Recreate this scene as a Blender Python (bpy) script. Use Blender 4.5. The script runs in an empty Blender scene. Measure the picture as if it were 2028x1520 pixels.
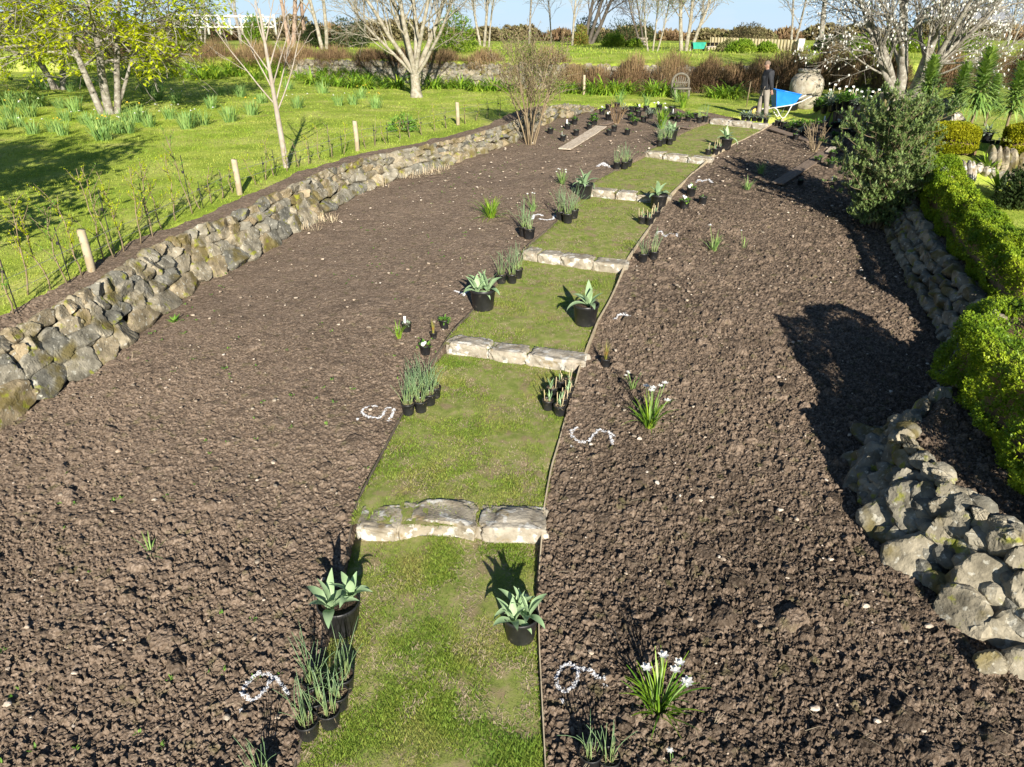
import bpy, math, random
import numpy as np
from math import radians, sin, cos, pi, tan
SC = bpy.context.scene
COL = SC.collection
rng = np.random.default_rng(11)

# ------------------------------------------------------------------ camera, sky, sun, exposure
PITCH = radians(26.4); FPX = 1420.0; CAMZ = 4.30
cam = bpy.data.cameras.new('camera'); camo = bpy.data.objects.new('camera', cam); COL.objects.link(camo)
camo.location = (0, 0, CAMZ); camo.rotation_euler = (pi/2 - PITCH, 0, 0)
cam.sensor_width = 36.0; cam.lens = FPX/2028*36.0; cam.clip_start = 0.05; cam.clip_end = 20000
SC.camera = camo
SC.view_settings.view_transform = 'Standard'; SC.view_settings.look = 'None'
SC.view_settings.exposure = 1.12; SC.view_settings.gamma = 1.0
SC.render.film_transparent = False
SC.cycles.max_bounces = 6; SC.cycles.diffuse_bounces = 3; SC.cycles.glossy_bounces = 2
SC.cycles.transmission_bounces = 2; SC.cycles.transparent_max_bounces = 4
SUN_EL = radians(21.0); SUN_AZ = radians(10.5)
W = bpy.data.worlds.new('World'); SC.world = W; W.use_nodes = True
nt = W.node_tree; bg = nt.nodes['Background']
sky = nt.nodes.new('ShaderNodeTexSky'); sky.sky_type = 'NISHITA'; sky.sun_disc = False
sky.sun_elevation = SUN_EL; sky.sun_rotation = pi - SUN_AZ; sky.air_density = 1.0; sky.dust_density = 0.0; sky.ozone_density = 3.0
# drifting thin white cloud in the sky itself
tc = nt.nodes.new('ShaderNodeTexCoord'); mp = nt.nodes.new('ShaderNodeMapping'); mp.inputs['Scale'].default_value = (1.0, 1.0, 4.5)
mp.inputs['Location'].default_value = (0.35, 0.2, 0.1)
ns = nt.nodes.new('ShaderNodeTexNoise'); ns.inputs['Scale'].default_value = 3.2; ns.inputs['Detail'].default_value = 5
rp = nt.nodes.new('ShaderNodeValToRGB'); rp.color_ramp.elements[0].position = 0.50; rp.color_ramp.elements[1].position = 0.72
mx = nt.nodes.new('ShaderNodeMixRGB'); mx.inputs[2].default_value = (8.2, 8.6, 9.2, 1)
nt.links.new(tc.outputs['Generated'], mp.inputs['Vector']); nt.links.new(mp.outputs[0], ns.inputs['Vector'])
nt.links.new(ns.outputs[0], rp.inputs[0]); hz = nt.nodes.new('ShaderNodeMixRGB'); hz.inputs[0].default_value = 0.6; hz.inputs[2].default_value = (5.2, 7.4, 9.8, 1)
sx = nt.nodes.new('ShaderNodeSeparateXYZ'); nt.links.new(tc.outputs['Generated'], sx.inputs[0])
er = nt.nodes.new('ShaderNodeMapRange'); er.inputs['From Min'].default_value = 0.02; er.inputs['From Max'].default_value = 0.30; er.inputs['To Min'].default_value = 0.85; er.inputs['To Max'].default_value = 0.0
nt.links.new(sx.outputs['Z'], er.inputs['Value']); nt.links.new(er.outputs[0], hz.inputs[0])
cm = nt.nodes.new('ShaderNodeMath'); cm.operation = 'MULTIPLY'; nt.links.new(er.outputs[0], cm.inputs[0]); nt.links.new(rp.outputs[0], cm.inputs[1]); nt.links.new(cm.outputs[0], mx.inputs[0])
nt.links.new(sky.outputs[0], hz.inputs[1]); nt.links.new(hz.outputs[0], mx.inputs[1])
nt.links.new(mx.outputs[0], bg.inputs[0]); bg.inputs[1].default_value = 0.05
sl = bpy.data.lights.new('sun', 'SUN'); so = bpy.data.objects.new('sun', sl); COL.objects.link(so)
sl.energy = 5.0; sl.angle = radians(0.5); sl.color = (1.0, 0.93, 0.80)
so.rotation_euler = (pi/2 - SUN_EL, 0, SUN_AZ); so.location = (3, -20, 12)

# ------------------------------------------------------------------ numeric helpers
def sstep(x, a, b):
    t = np.clip((np.asarray(x, float) - a)/(b - a), 0, 1); return t*t*(3 - 2*t)
def hsh(i, j, k):
    n = (np.asarray(i, np.int64)*374761393 + np.asarray(j, np.int64)*668265263 + int(k)*1274126177) & 0x7fffffff
    n = ((n ^ (n >> 13))*1274126177) & 0x7fffffff
    n = ((n ^ (n >> 15))*668265263) & 0x7fffffff
    return ((n ^ (n >> 16)) & 0xffffff)/float(0xffffff)
def vnoise(x, y, k=0):
    x = np.asarray(x, float); y = np.asarray(y, float)
    i = np.floor(x).astype(np.int64); j = np.floor(y).astype(np.int64); u = x - i; v = y - j
    u = u*u*(3-2*u); v = v*v*(3-2*v)
    return (hsh(i, j, k)*(1-u)+hsh(i+1, j, k)*u)*(1-v) + (hsh(i, j+1, k)*(1-u)+hsh(i+1, j+1, k)*u)*v
def fbm(x, y, k=0, o=4):
    s = 0; a = .5
    for q in range(o):
        s = s + a*vnoise(x*2**q, y*2**q, k+q); a *= .5
    return s/(1-.5**o)

# ------------------------------------------------------------------ mesh builder
class MB:
    def __init__(s): s.V = []; s.Q = []; s.T = []; s.A = []; s.n = 0
    def add(s, v, q=None, t=None, a=0.5):
        v = np.asarray(v, float).reshape(-1, 3)
        s.V.append(v)
        if q is not None and len(q): s.Q.append(np.asarray(q, np.int64).reshape(-1, 4) + s.n)
        if t is not None and len(t): s.T.append(np.asarray(t, np.int64).reshape(-1, 3) + s.n)
        s.A.append(np.broadcast_to(np.asarray(a, float), (len(v),)) if np.ndim(a) == 0 else np.asarray(a, float).reshape(-1))
        s.n += len(v)
    def box(s, c, d, rz=0.0, a=.5, taper=1.0, rx=0.0):
        x, y, z = d[0]/2, d[1]/2, d[2]/2
        v = np.array([(-x,-y,-z),(x,-y,-z),(x,y,-z),(-x,y,-z),(-x*taper,-y*taper,z),(x*taper,-y*taper,z),(x*taper,y*taper,z),(-x*taper,y*taper,z)])
        if rx: v = v @ np.array([(1,0,0),(0,cos(rx),sin(rx)),(0,-sin(rx),cos(rx))])
        if rz: v = v @ np.array([(cos(rz),sin(rz),0),(-sin(rz),cos(rz),0),(0,0,1)])
        s.add(v + np.asarray(c), q=[(0,3,2,1),(4,5,6,7),(0,1,5,4),(1,2,6,5),(2,3,7,6),(3,0,4,7)], a=a)
    def bar(s, p, q, w, h, a=.5):
        p = np.asarray(p, float); q = np.asarray(q, float); d = q-p; L = np.linalg.norm(d); d /= L
        up = np.array((0,0,1.)) if abs(d[2]) < .95 else np.array((0,1.,0))
        sd = np.cross(d, up); sd /= np.linalg.norm(sd); up = np.cross(sd, d)
        v = [b + sx*sd*w/2 + sz*up*h/2 for b in (p, q) for sx, sz in ((-1,-1),(1,-1),(1,1),(-1,1))]
        s.add(v, q=[(0,1,2,3),(7,6,5,4),(0,4,5,1),(1,5,6,2),(2,6,7,3),(3,7,4,0)], a=a)
    def tube(s, P, R, n=6, a=.5, cap=True):
        P = np.asarray(P, float); m = len(P); R = np.broadcast_to(np.asarray(R, float), (m,))
        T = np.gradient(P, axis=0); T /= np.linalg.norm(T, axis=1)[:, None] + 1e-9
        ref = np.array((0.31, 0.17, 0.93)) if abs(T[0][2]) < .8 else np.array((0.93, .31, .17))
        A = np.cross(T, ref); A /= np.linalg.norm(A, axis=1)[:, None] + 1e-9; B = np.cross(T, A)
        th = np.arange(n)*2*pi/n
        v = P[:, None] + R[:, None, None]*(np.cos(th)[None, :, None]*A[:, None] + np.sin(th)[None, :, None]*B[:, None])
        i = np.arange(m-1)[:, None]*n; j = np.arange(n)[None]; k = (j+1) % n
        q = np.stack([i+j, i+k, i+n+k, i+n+j], -1).reshape(-1, 4)
        t = None; v = v.reshape(-1, 3)
        if cap:
            v = np.vstack([v, P[-1:], P[:1]]); j = np.arange(n); e = (m-1)*n
            t = np.concatenate([np.stack([e+j, e+(j+1) % n, np.full(n, m*n)], -1), np.stack([(j+1) % n, j, np.full(n, m*n+1)], -1)])
        s.add(v, q=q, t=t, a=a)
    def lathe(s, prof, n=24, c=(0,0,0), a=.5):
        prof = np.asarray(prof, float); m = len(prof); th = np.arange(n)*2*pi/n
        v = np.stack([prof[:, 0:1]*np.cos(th), prof[:, 0:1]*np.sin(th), np.repeat(prof[:, 1:2], n, 1)], -1).reshape(-1, 3) + np.asarray(c)
        i = np.arange(m-1)[:, None]*n; j = np.arange(n)[None]; k = (j+1) % n
        s.add(v, q=np.stack([i+j, i+k, i+n+k, i+n+j], -1).reshape(-1, 4), a=a)
    def build(s, name, mat, parent=None, smooth=True, loc=None):
        me = bpy.data.meshes.new(name)
        if s.n:
            V = np.concatenate(s.V); A = np.concatenate(s.A)
            Q = np.concatenate(s.Q) if s.Q else np.zeros((0, 4), int); T = np.concatenate(s.T) if s.T else np.zeros((0, 3), int)
            me.vertices.add(len(V)); me.vertices.foreach_set('co', V.astype(np.float32).ravel())
            li = np.concatenate([Q.ravel(), T.ravel()]).astype(np.int32)
            me.loops.add(len(li)); me.loops.foreach_set('vertex_index', li)
            st = np.concatenate([np.arange(len(Q))*4, len(Q)*4 + np.arange(len(T))*3]).astype(np.int32)
            me.polygons.add(len(st)); me.polygons.foreach_set('loop_start', st)
            me.polygons.foreach_set('use_smooth', np.full(len(st), smooth, dtype=bool))
            me.update(calc_edges=True)
            at_ = me.attributes.new('tint', 'FLOAT', 'POINT'); at_.data.foreach_set('value', A.astype(np.float32))
        if mat: me.materials.append(mat)
        o = bpy.data.objects.new(name, me); COL.objects.link(o)
        if parent is not None: o.parent = parent
        if loc is not None: o.location = loc
        return o

def tag(o, label=None, cat=None, group=None, kind=None):
    if label: o['label'] = label
    if cat: o['category'] = cat
    if group: o['group'] = group
    if kind: o['kind'] = kind
    return o
def thing(name, label, cat, loc=(0,0,0), rz=0.0, sc=1.0, group=None):
    o = bpy.data.objects.new(name, None); COL.objects.link(o); o.empty_display_size = .1
    o.location = loc; o.rotation_euler = (0, 0, rz); o.scale = (sc, sc, sc)
    return tag(o, label, cat, group)
def dup(root, loc, rz=0.0, sc=1.0, label=None, group=None, cat=None):
    r = root.copy(); COL.objects.link(r); r.location = loc; r.rotation_euler = (0, 0, rz); r.scale = (sc, sc, sc) if np.ndim(sc) == 0 else sc
    tag(r, label, cat, group)
    for ch in list(root.children):
        c = ch.copy(); COL.objects.link(c); c.parent = r
        for g in list(ch.children):
            d = g.copy(); COL.objects.link(d); d.parent = c
    return r
ORD = ['first','second','third','fourth','fifth','sixth','seventh','eighth','ninth','tenth','eleventh','twelfth','thirteenth','fourteenth','fifteenth','sixteenth','seventeenth','eighteenth','nineteenth','twentieth']
ORD += ['twenty-'+w for w in ORD[:9]] + ['thirtieth'] + ['thirty-'+w for w in ORD[:9]] + ['fortieth'] + ['forty-'+w for w in ORD[:9]] + ['fiftieth'] + ['fifty-'+w for w in ORD[:9]]

# ------------------------------------------------------------------ materials
def mat(name, cols, scale=4.0, detail=4, rough=.85, bump=0.0, bscale=None, tcols=None, over=(), transl=0.0, spec=.3, coords='object', stretch=None, metal=0.0, rand=0.0):
    m = bpy.data.materials.new(name); m.use_nodes = True; t = m.node_tree; N = t.nodes; L = t.links
    bs = N['Principled BSDF']; out = N['Material Output']
    bs.inputs['Roughness'].default_value = rough; bs.inputs['Specular IOR Level'].default_value = spec; bs.inputs['Metallic'].default_value = metal
    if coords == 'world': co = N.new('ShaderNodeNewGeometry').outputs['Position']
    else: co = N.new('ShaderNodeTexCoord').outputs['Object']
    if stretch:
        mpn = N.new('ShaderNodeMapping'); mpn.inputs['Scale'].default_value = stretch; L.new(co, mpn.inputs['Vector']); co = mpn.outputs[0]
    def noise(sc, det=4, off=0.0):
        n = N.new('ShaderNodeTexNoise'); n.inputs['Scale'].default_value = sc; n.inputs['Detail'].default_value = det
        v = co
        if off:
            a = N.new('ShaderNodeVectorMath'); a.operation = 'ADD'; a.inputs[1].default_value = (off, off*1.7, off*.6); L.new(co, a.inputs[0]); v = a.outputs[0]
        L.new(v, n.inputs['Vector']); return n.outputs[0]
    def ramp(src, cs):
        r = N.new('ShaderNodeValToRGB'); e = r.color_ramp.elements
        while len(e) < len(cs): e.new(.5)
        for k, (p, c) in enumerate(cs): e[k].position = p; e[k].color = (*c, 1)
        L.new(src, r.inputs[0]); return r.outputs[0]
    if len(cols) == 1:
        rgb = N.new('ShaderNodeRGB'); rgb.outputs[0].default_value = (*cols[0], 1); c = rgb.outputs[0]
    else:
        lo, hi = .32, .68
        c = ramp(noise(scale, detail), [(lo + (hi-lo)*k/(len(cols)-1), cc) for k, cc in enumerate(cols)])
    if tcols:
        at_ = N.new('ShaderNodeAttribute'); at_.attribute_name = 'tint'
        r = ramp(at_.outputs['Fac'], [(k/(len(tcols)-1), cc) for k, cc in enumerate(tcols)])
        mm = N.new('ShaderNodeMixRGB'); mm.blend_type = 'MULTIPLY'; mm.inputs[0].default_value = 1; L.new(c, mm.inputs[1]); L.new(r, mm.inputs[2]); c = mm.outputs[0]
    for k, (oc, osc, lo, hi, amt) in enumerate(over):
        r = ramp(noise(osc, 5, 13.7*(k+1)), [(lo, (0,0,0)), (hi, (amt,)*3)])
        mm = N.new('ShaderNodeMixRGB'); L.new(r, mm.inputs[0]); L.new(c, mm.inputs[1]); mm.inputs[2].default_value = (*oc, 1); c = mm.outputs[0]
    if rand:
        oi = N.new('ShaderNodeObjectInfo'); hv = N.new('ShaderNodeHueSaturation'); ma = N.new('ShaderNodeMath'); ma.operation = 'MULTIPLY_ADD'
        ma.inputs[1].default_value = rand; ma.inputs[2].default_value = 1-rand/2; L.new(oi.outputs['Random'], ma.inputs[0]); L.new(ma.outputs[0], hv.inputs['Value']); L.new(c, hv.inputs['Color']); c = hv.outputs[0]
    L.new(c, bs.inputs['Base Color'])
    if bump:
        b = N.new('ShaderNodeBump'); b.inputs['Strength'].default_value = min(1.0, bump); b.inputs['Distance'].default_value = .02*max(1, bump)
        L.new(noise(bscale or scale*3, 6, 5.1), b.inputs['Height']); L.new(b.outputs[0], bs.inputs['Normal'])
    if transl:
        tr = N.new('ShaderNodeBsdfTranslucent'); L.new(c, tr.inputs[0]); ms = N.new('ShaderNodeMixShader'); ms.inputs[0].default_value = transl
        L.new(bs.outputs[0], ms.inputs[1]); L.new(tr.outputs[0], ms.inputs[2]); L.new(ms.outputs[0], out.inputs[0])
    return m
V3 = lambda k: (k, k, k)
M = {}
M['soil'] = mat('soil', [(.118,.086,.062),(.182,.137,.103),(.275,.216,.170)], scale=44, detail=6, rough=1.0, bump=.5, bscale=160, coords='world', spec=.05,
                tcols=[V3(.22),V3(.48),(.86,.85,.84),(1.0,1.0,1.0)], over=[((.09,.095,.03), 7, .60, .70, .35)])
M['lawn'] = mat('lawn', [(.20,.28,.03),(.32,.39,.06),(.45,.46,.13)], scale=.8, detail=8, rough=.9, bump=1.0, bscale=40, coords='world', spec=.1,
                over=[((.24,.21,.08), 2.3, .58, .72, .6), ((.06,.11,.012), 9, .52, .66, .5)])
M['turf'] = mat('turf', [(.155,.19,.045),(.215,.24,.065),(.29,.26,.12)], scale=9, detail=6, rough=.95, bump=.3, bscale=140, coords='world', spec=.1,
                over=[((.26,.19,.12), 5, .52, .64, .75)])
M['blade'] = mat('grass_blade', [(.20,.32,.045),(.27,.38,.06),(.38,.40,.12)], scale=1.6, detail=5, rough=.6, coords='world', tcols=[(.55,.66,.5),(1,1,.9),(1,.80,.86)], transl=.3, spec=.25)
M['blade2'] = mat('lawn_blade', [(.27,.42,.05),(.38,.50,.075),(.50,.54,.15)], scale=.5, detail=6, rough=.6, coords='world', tcols=[(.5,.62,.5),(1,1,.9),(1,.9,.7)], transl=.3, spec=.25)
M['stone'] = mat('stone', [(.125,.115,.095),(.245,.225,.185),(.36,.33,.275)], scale=6, detail=7, rough=.95, bump=.45, bscale=46, coords='world', spec=.12,
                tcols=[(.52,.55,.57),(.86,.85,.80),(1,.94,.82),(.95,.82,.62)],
                over=[((.40,.385,.33), 18, .60, .66, .75), ((.12,.095,.028), 2.6, .54, .64, .8), ((.20,.21,.02), 6.5, .60, .68, .8)])
M['step'] = mat('step_stone', [(.22,.19,.15),(.32,.285,.235),(.40,.365,.31)], scale=7, detail=7, rough=.95, bump=.5, bscale=40, coords='world', spec=.12,
                tcols=[(.8,.78,.72),(1,1,1)], over=[((.50,.49,.46), 9, .55, .60, .75), ((.16,.15,.13), 14, .60, .66, .6), ((.20,.14,.05), 7, .60, .70, .6)])
M['urn'] = mat('urn_stone', [(.21,.18,.135),(.31,.275,.215),(.40,.365,.295)], scale=5, detail=8, rough=.95, bump=.8, bscale=20, over=[((.44,.42,.36), 4.5, .56, .66, .6), ((.13,.14,.07), 6, .60, .70, .5)])
M['pot'] = mat('black_plastic', [(.012,.012,.013),(.022,.022,.024)], scale=9, rough=.42, spec=.45, over=[((.14,.12,.10), 14, .60, .74, .35)])
M['compost'] = mat('compost', [(.02,.014,.01),(.06,.04,.026),(.11,.075,.05)], scale=60, rough=.95, bump=1, bscale=90)
M['allium'] = mat('allium_leaf', [(.24,.36,.19),(.33,.46,.26),(.40,.52,.32)], scale=6, rough=.5, tcols=[(.85,.9,.85),(1,1,.95)], transl=.22, spec=.35, rand=.15)
M['chive'] = mat('chive_leaf', [(.15,.25,.12),(.24,.35,.18),(.36,.42,.22)], scale=5, rough=.5, tcols=[(.55,.75,.7),(1,1,1),(1,.93,.6)], transl=.2, spec=.3, rand=.2)
M['stalk'] = mat('dry_stalk', [(.45,.36,.22),(.62,.53,.36)], scale=20, rough=.8, tcols=[(.75,.7,.6),(1,1,1)])
M['orange'] = mat('orange_sedge', [(.36,.20,.05),(.28,.28,.06),(.2,.3,.05)], scale=6, rough=.6, transl=.2)
M['leafy'] = mat('herb_leaf', [(.10,.22,.035),(.17,.31,.05),(.26,.40,.08)], scale=8, rough=.55, tcols=[(.6,.75,.6),(1,1,.9)], transl=.25, rand=.35)
M['grey'] = mat('silver_leaf', [(.24,.31,.22),(.38,.44,.34)], scale=8, rough=.7, tcols=[(.75,.8,.75),(1,1,1)], transl=.15, rand=.2)
M['daff'] = mat('daffodil_leaf', [(.17,.30,.10),(.25,.38,.13),(.33,.43,.16)], scale=3, rough=.55, tcols=[(.6,.75,.6),(1,1,.9),(1,.95,.6)], transl=.25, rand=.2)
M['agap'] = mat('strap_leaf', [(.13,.27,.03),(.22,.36,.04),(.33,.43,.06)], scale=2, rough=.42, tcols=[(.55,.72,.5),(1,1,.9),(1,.92,.5)], transl=.25, spec=.4, rand=.15)
M['white'] = mat('white_petal', [(.80,.79,.74),(.86,.85,.82)], scale=9, rough=.6, transl=.2)
M['yellow'] = mat('yellow_petal', [(.75,.52,.03),(.8,.6,.08)], scale=9, rough=.6, transl=.2)
M['chalk'] = mat('white_chalk', [(.42,.43,.47),(.64,.64,.66)], scale=60, rough=.95, coords='world')
M['tag'] = mat('white_tag', [(.78,.78,.76)], rough=.5)
M['box'] = mat('box_leaf', [(.13,.23,.014),(.24,.34,.018),(.38,.46,.03)], scale=2.2, detail=5, rough=.5, coords='world', tcols=[(.5,.66,.5),(1,1,.9),(1,.96,.6)], transl=.25, spec=.4)
M['gold'] = mat('golden_leaf', [(.30,.33,.012),(.44,.42,.02),(.52,.48,.03)], scale=2.5, detail=5, rough=.5, tcols=[(.6,.7,.5),(1,1,.9)], transl=.25, spec=.4)
M['olive'] = mat('glossy_leaf', [(.11,.175,.06),(.18,.25,.09),(.28,.34,.17)], scale=3, rough=.28, tcols=[(.7,.8,.7),(1,1,.9),(1,1,.7)], transl=.15, spec=.6)
M['twig'] = mat('brown_twig', [(.10,.07,.045),(.18,.13,.08),(.26,.20,.13)], scale=3, rough=.9, tcols=[(.6,.55,.5),(1,.9,.8),(1,1,.85)], rand=.25)
M['heath'] = mat('heath_twig', [(.14,.095,.06),(.23,.16,.10),(.30,.235,.14)], scale=.8, detail=5, rough=.9, coords='world', tcols=[(.6,.5,.5),(1,.9,.8),(.95,1,.72)])
M['canes'] = mat('pale_stem', [(.20,.15,.09),(.30,.245,.16)], scale=6, rough=.85, tcols=[(.65,.6,.55),(1,1,1)])
M['bark'] = mat('grey_bark', [(.11,.095,.075),(.20,.18,.15),(.29,.27,.235)], scale=6, detail=7, rough=.9, bump=1, bscale=22, over=[((.36,.345,.30), 9, .56, .64, .7), ((.12,.13,.05), 4, .62, .7, .5)])
M['pale'] = mat('pale_bark', [(.19,.165,.12),(.28,.25,.195),(.36,.335,.28)], scale=6, detail=6, rough=.85, bump=.5, bscale=22, over=[((.13,.13,.06), 8, .54, .66, .6), ((.10,.085,.07), 14, .58, .66, .6)])
M['birch'] = mat('birch_bark', [(.26,.215,.17),(.36,.32,.275)], scale=7, rough=.8, over=[((.25,.19,.15), 12, .6, .68, .6)])
M['brownbark'] = mat('brown_bark', [(.22,.15,.11),(.36,.26,.19)], scale=4, rough=.9, bump=.8, bscale=14)
M['darkbark'] = mat('dark_bark', [(.05,.042,.035),(.11,.095,.08)], scale=4, rough=.9)
M['maple'] = mat('spring_leaf', [(.55,.66,.03),(.68,.76,.04),(.78,.78,.07)], scale=1.2, rough=.5, tcols=[(.85,.92,.7),(1,1,.9),(1,.94,.7)], transl=.6, spec=.3)
M['echium'] = mat('echium_leaf', [(.15,.28,.07),(.24,.37,.10),(.33,.44,.16)], scale=3, rough=.5, tcols=[(.7,.8,.75),(1,1,.9),(1,1,.5)], transl=.22, spec=.4)
M['dark'] = mat('dark_leaf', [(.035,.055,.02),(.06,.09,.03),(.10,.13,.04)], scale=1.0, rough=.5, tcols=[(.6,.7,.6),(1,1,.9)], transl=.15)
M['shrub'] = mat('bright_leaf', [(.16,.28,.03),(.27,.40,.04),(.38,.46,.06)], scale=1.0, rough=.5, tcols=[(.6,.7,.6),(1,1,.9)], transl=.25)
M['scrub'] = mat('scrub_leaf', [(.20,.16,.09),(.28,.23,.13),(.25,.26,.11)], scale=.6, rough=.9, coords='world', tcols=[(.6,.6,.55),(1,1,.9)])
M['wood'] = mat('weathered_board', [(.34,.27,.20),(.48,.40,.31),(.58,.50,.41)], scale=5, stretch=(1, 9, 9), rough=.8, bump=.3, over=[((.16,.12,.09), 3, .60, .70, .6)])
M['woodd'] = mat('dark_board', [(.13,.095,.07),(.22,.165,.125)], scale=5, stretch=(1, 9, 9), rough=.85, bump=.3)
M['edge'] = mat('timber_edging', [(.34,.27,.18),(.50,.42,.30)], scale=8, rough=.85, coords='world')
M['edged'] = mat('dark_edging', [(.08,.065,.05),(.15,.12,.09)], scale=8, rough=.85, coords='world')
M['post'] = mat('peeled_post', [(.30,.245,.16),(.42,.36,.26)], scale=7, rough=.8, over=[((.33,.24,.13), 16, .60, .66, .7)])
M['wire'] = mat('grey_wire', [(.36,.36,.35)], rough=.5, metal=.6)
M['tie'] = mat('black_tie', [(.02,.02,.02)], rough=.6)
M['paintw'] = mat('white_paint', [(.50,.49,.45),(.60,.59,.55)], scale=6, rough=.6)
M['oldwood'] = mat('lichened_wood', [(.10,.09,.07),(.17,.155,.125)], scale=9, rough=.9)
M['cream'] = mat('cream_panel', [(.36,.32,.20),(.44,.39,.26)], scale=5, rough=.8)
M['blue'] = mat('blue_plastic', [(.012,.17,.62),(.02,.22,.72)], scale=5, rough=.35, spec=.5)
M['green'] = mat('green_cart_paint', [(.02,.24,.18),(.03,.32,.24)], scale=5, rough=.5)
M['rubber'] = mat('rubber', [(.02,.02,.02)], rough=.8)
M['rim'] = mat('yellow_rim', [(.78,.62,.12)], rough=.5)
M['skin'] = mat('skin', [(.30,.17,.12),(.36,.215,.155)], scale=8, rough=.55)
M['jacket'] = mat('black_cloth', [(.012,.013,.016),(.028,.03,.036)], scale=9, rough=.75, bump=.4, bscale=14)
M['trouser'] = mat('grey_cloth', [(.20,.175,.145),(.28,.25,.21)], scale=7, rough=.85, bump=.4, bscale=12)
M['hair'] = mat('cropped_hair', [(.13,.09,.065),(.20,.145,.11)], scale=40, rough=.8)
M['boot'] = mat('boot_leather', [(.16,.08,.03),(.26,.14,.06)], scale=9, rough=.7)
M['slate'] = mat('slate_roof', [(.16,.17,.19),(.26,.27,.30)], scale=2, rough=.7)
M['render'] = mat('house_render', [(.55,.53,.50),(.66,.64,.60)], scale=1, rough=.9)
M['glass'] = mat('window_glass', [(.03,.04,.05)], rough=.1, spec=.6)
M['sea'] = mat('sea', [(.10,.20,.32),(.16,.27,.40)], scale=.01, rough=.5, coords='world')
M['field'] = mat('far_field', [(.13,.15,.05),(.20,.20,.08)], scale=.03, rough=.95, coords='world')
M['straw'] = mat('dry_straw', [(.50,.40,.26),(.64,.54,.38)], scale=9, rough=.85, coords='world', tcols=[(.5,.45,.4),(1,1,1)])
M['pebble'] = mat('pebble', [(.34,.27,.21),(.48,.42,.36),(.60,.56,.50)], scale=14, rough=.85, coords='world', tcols=[(.45,.42,.38),(.85,.78,.70),(1,1,1)])
# ------------------------------------------------------------------ the lie of the land (metres)
def ray(px, py):
    a = (px - 1014)/FPX; b = (py - 760)/FPX
    return np.array((a, cos(PITCH) - b*sin(PITCH), -sin(PITCH) - b*cos(PITCH)))
def bed(y): return 0.072*(np.minimum(y, 26.0) - 5.6)
def bedpt(px, py, dz=0.0):
    d = ray(px, py); t = 8.0
    for _ in range(40): t = (CAMZ - bed(t*d[1]) - dz)/(-d[2])
    return d[0]*t, d[1]*t
def curve(pts, dz=0.0):
    p = np.array([bedpt(x, y, dz) for x, y in pts]); return p[np.argsort(p[:, 1])]
def ext(c, y0, y1):
    a = c[0] + (c[1]-c[0])*((y0-c[0, 1])/(c[1, 1]-c[0, 1])); b = c[-1] + (c[-1]-c[-2])*((y1-c[-1, 1])/(c[-1, 1]-c[-2, 1]))
    return np.vstack([a, c, b])
# left dry-stone wall foot, path edges, step fronts
WL = ext(curve([(0,849),(74,805),(144,757),(221,709),(306,639),(398,562),(494,517),(604,450),(700,390),(774,360),(906,324),(1024,281),(1068,252),(1130,232),(1190,217)]), 2.0, 60)
PLc = ext(curve([(585,1520),(640,1290),(678,1134),(705,1013),(748,924),(794,828),(834,747),(886,677),(937,618),(980,563),(1037,500),(1087,456),(1170,366),(1282,303),(1374,251),(1412,237)]), 0.5, 27)
PRc = ext(curve([(1080,1520),(1068,1280),(1066,1156),(1077,1016),(1092,932),(1111,865),(1125,810),(1147,736),(1162,699),(1184,640),(1206,600),(1242,522),(1275,470),(1325,395),(1370,345),(1415,311),(1460,284),(1522,252)]), 0.5, 27)
WR = np.array([(4.9,1.0),(4.4,2.6),(3.95,3.94),(3.62,4.64),(3.46,5.2),(3.42,5.8),(3.50,6.3),(3.90,6.9),(4.85,7.5),(5.6,8.0),(6.0,8.6),(6.15,9.25),(6.7,11.6),(7.55,14.5),(8.1,16),(9.0,19),(9.5,21.5),(10.4,24),(10.5,60)])
xw = lambda y: np.interp(y, WL[:, 1], WL[:, 0])
xl = lambda y: np.interp(y, PLc[:, 1], PLc[:, 0])
xp = lambda y: np.interp(y, PRc[:, 1], PRc[:, 0])
xr = lambda y: np.interp(y, WR[:, 1], WR[:, 0])
hwl = lambda y: np.interp(y, [4, 8, 15.5, 21.7, 27, 30], [.86, .80, .66, .44, .36, .0])
hwr = lambda y: np.interp(y, [3, 9, 14, 17, 22, 25, 26.5], [.68, .62, .58, .62, .62, .45, .0])
STEPS = [(bedpt(712,1050), bedpt(1080,1057)), (bedpt(893,690), bedpt(1160,728)), (bedpt(1040,507), bedpt(1243,536)),
         (bedpt(1168,383), bedpt(1330,399)), (bedpt(1282,306), bedpt(1411,323)), (bedpt(1412,241), bedpt(1522,253))]
STY = np.array([(a[1], b[1]) for a, b in STEPS]); STY = np.vstack([(1.2, 1.2), STY])
RISE = 0.14
def yb(x): return np.interp(x, [-30, -20, -11, -4, 4, 10, 18, 30], [50, 47, 43.5, 40, 37.5, 36, 37, 39])
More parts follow.
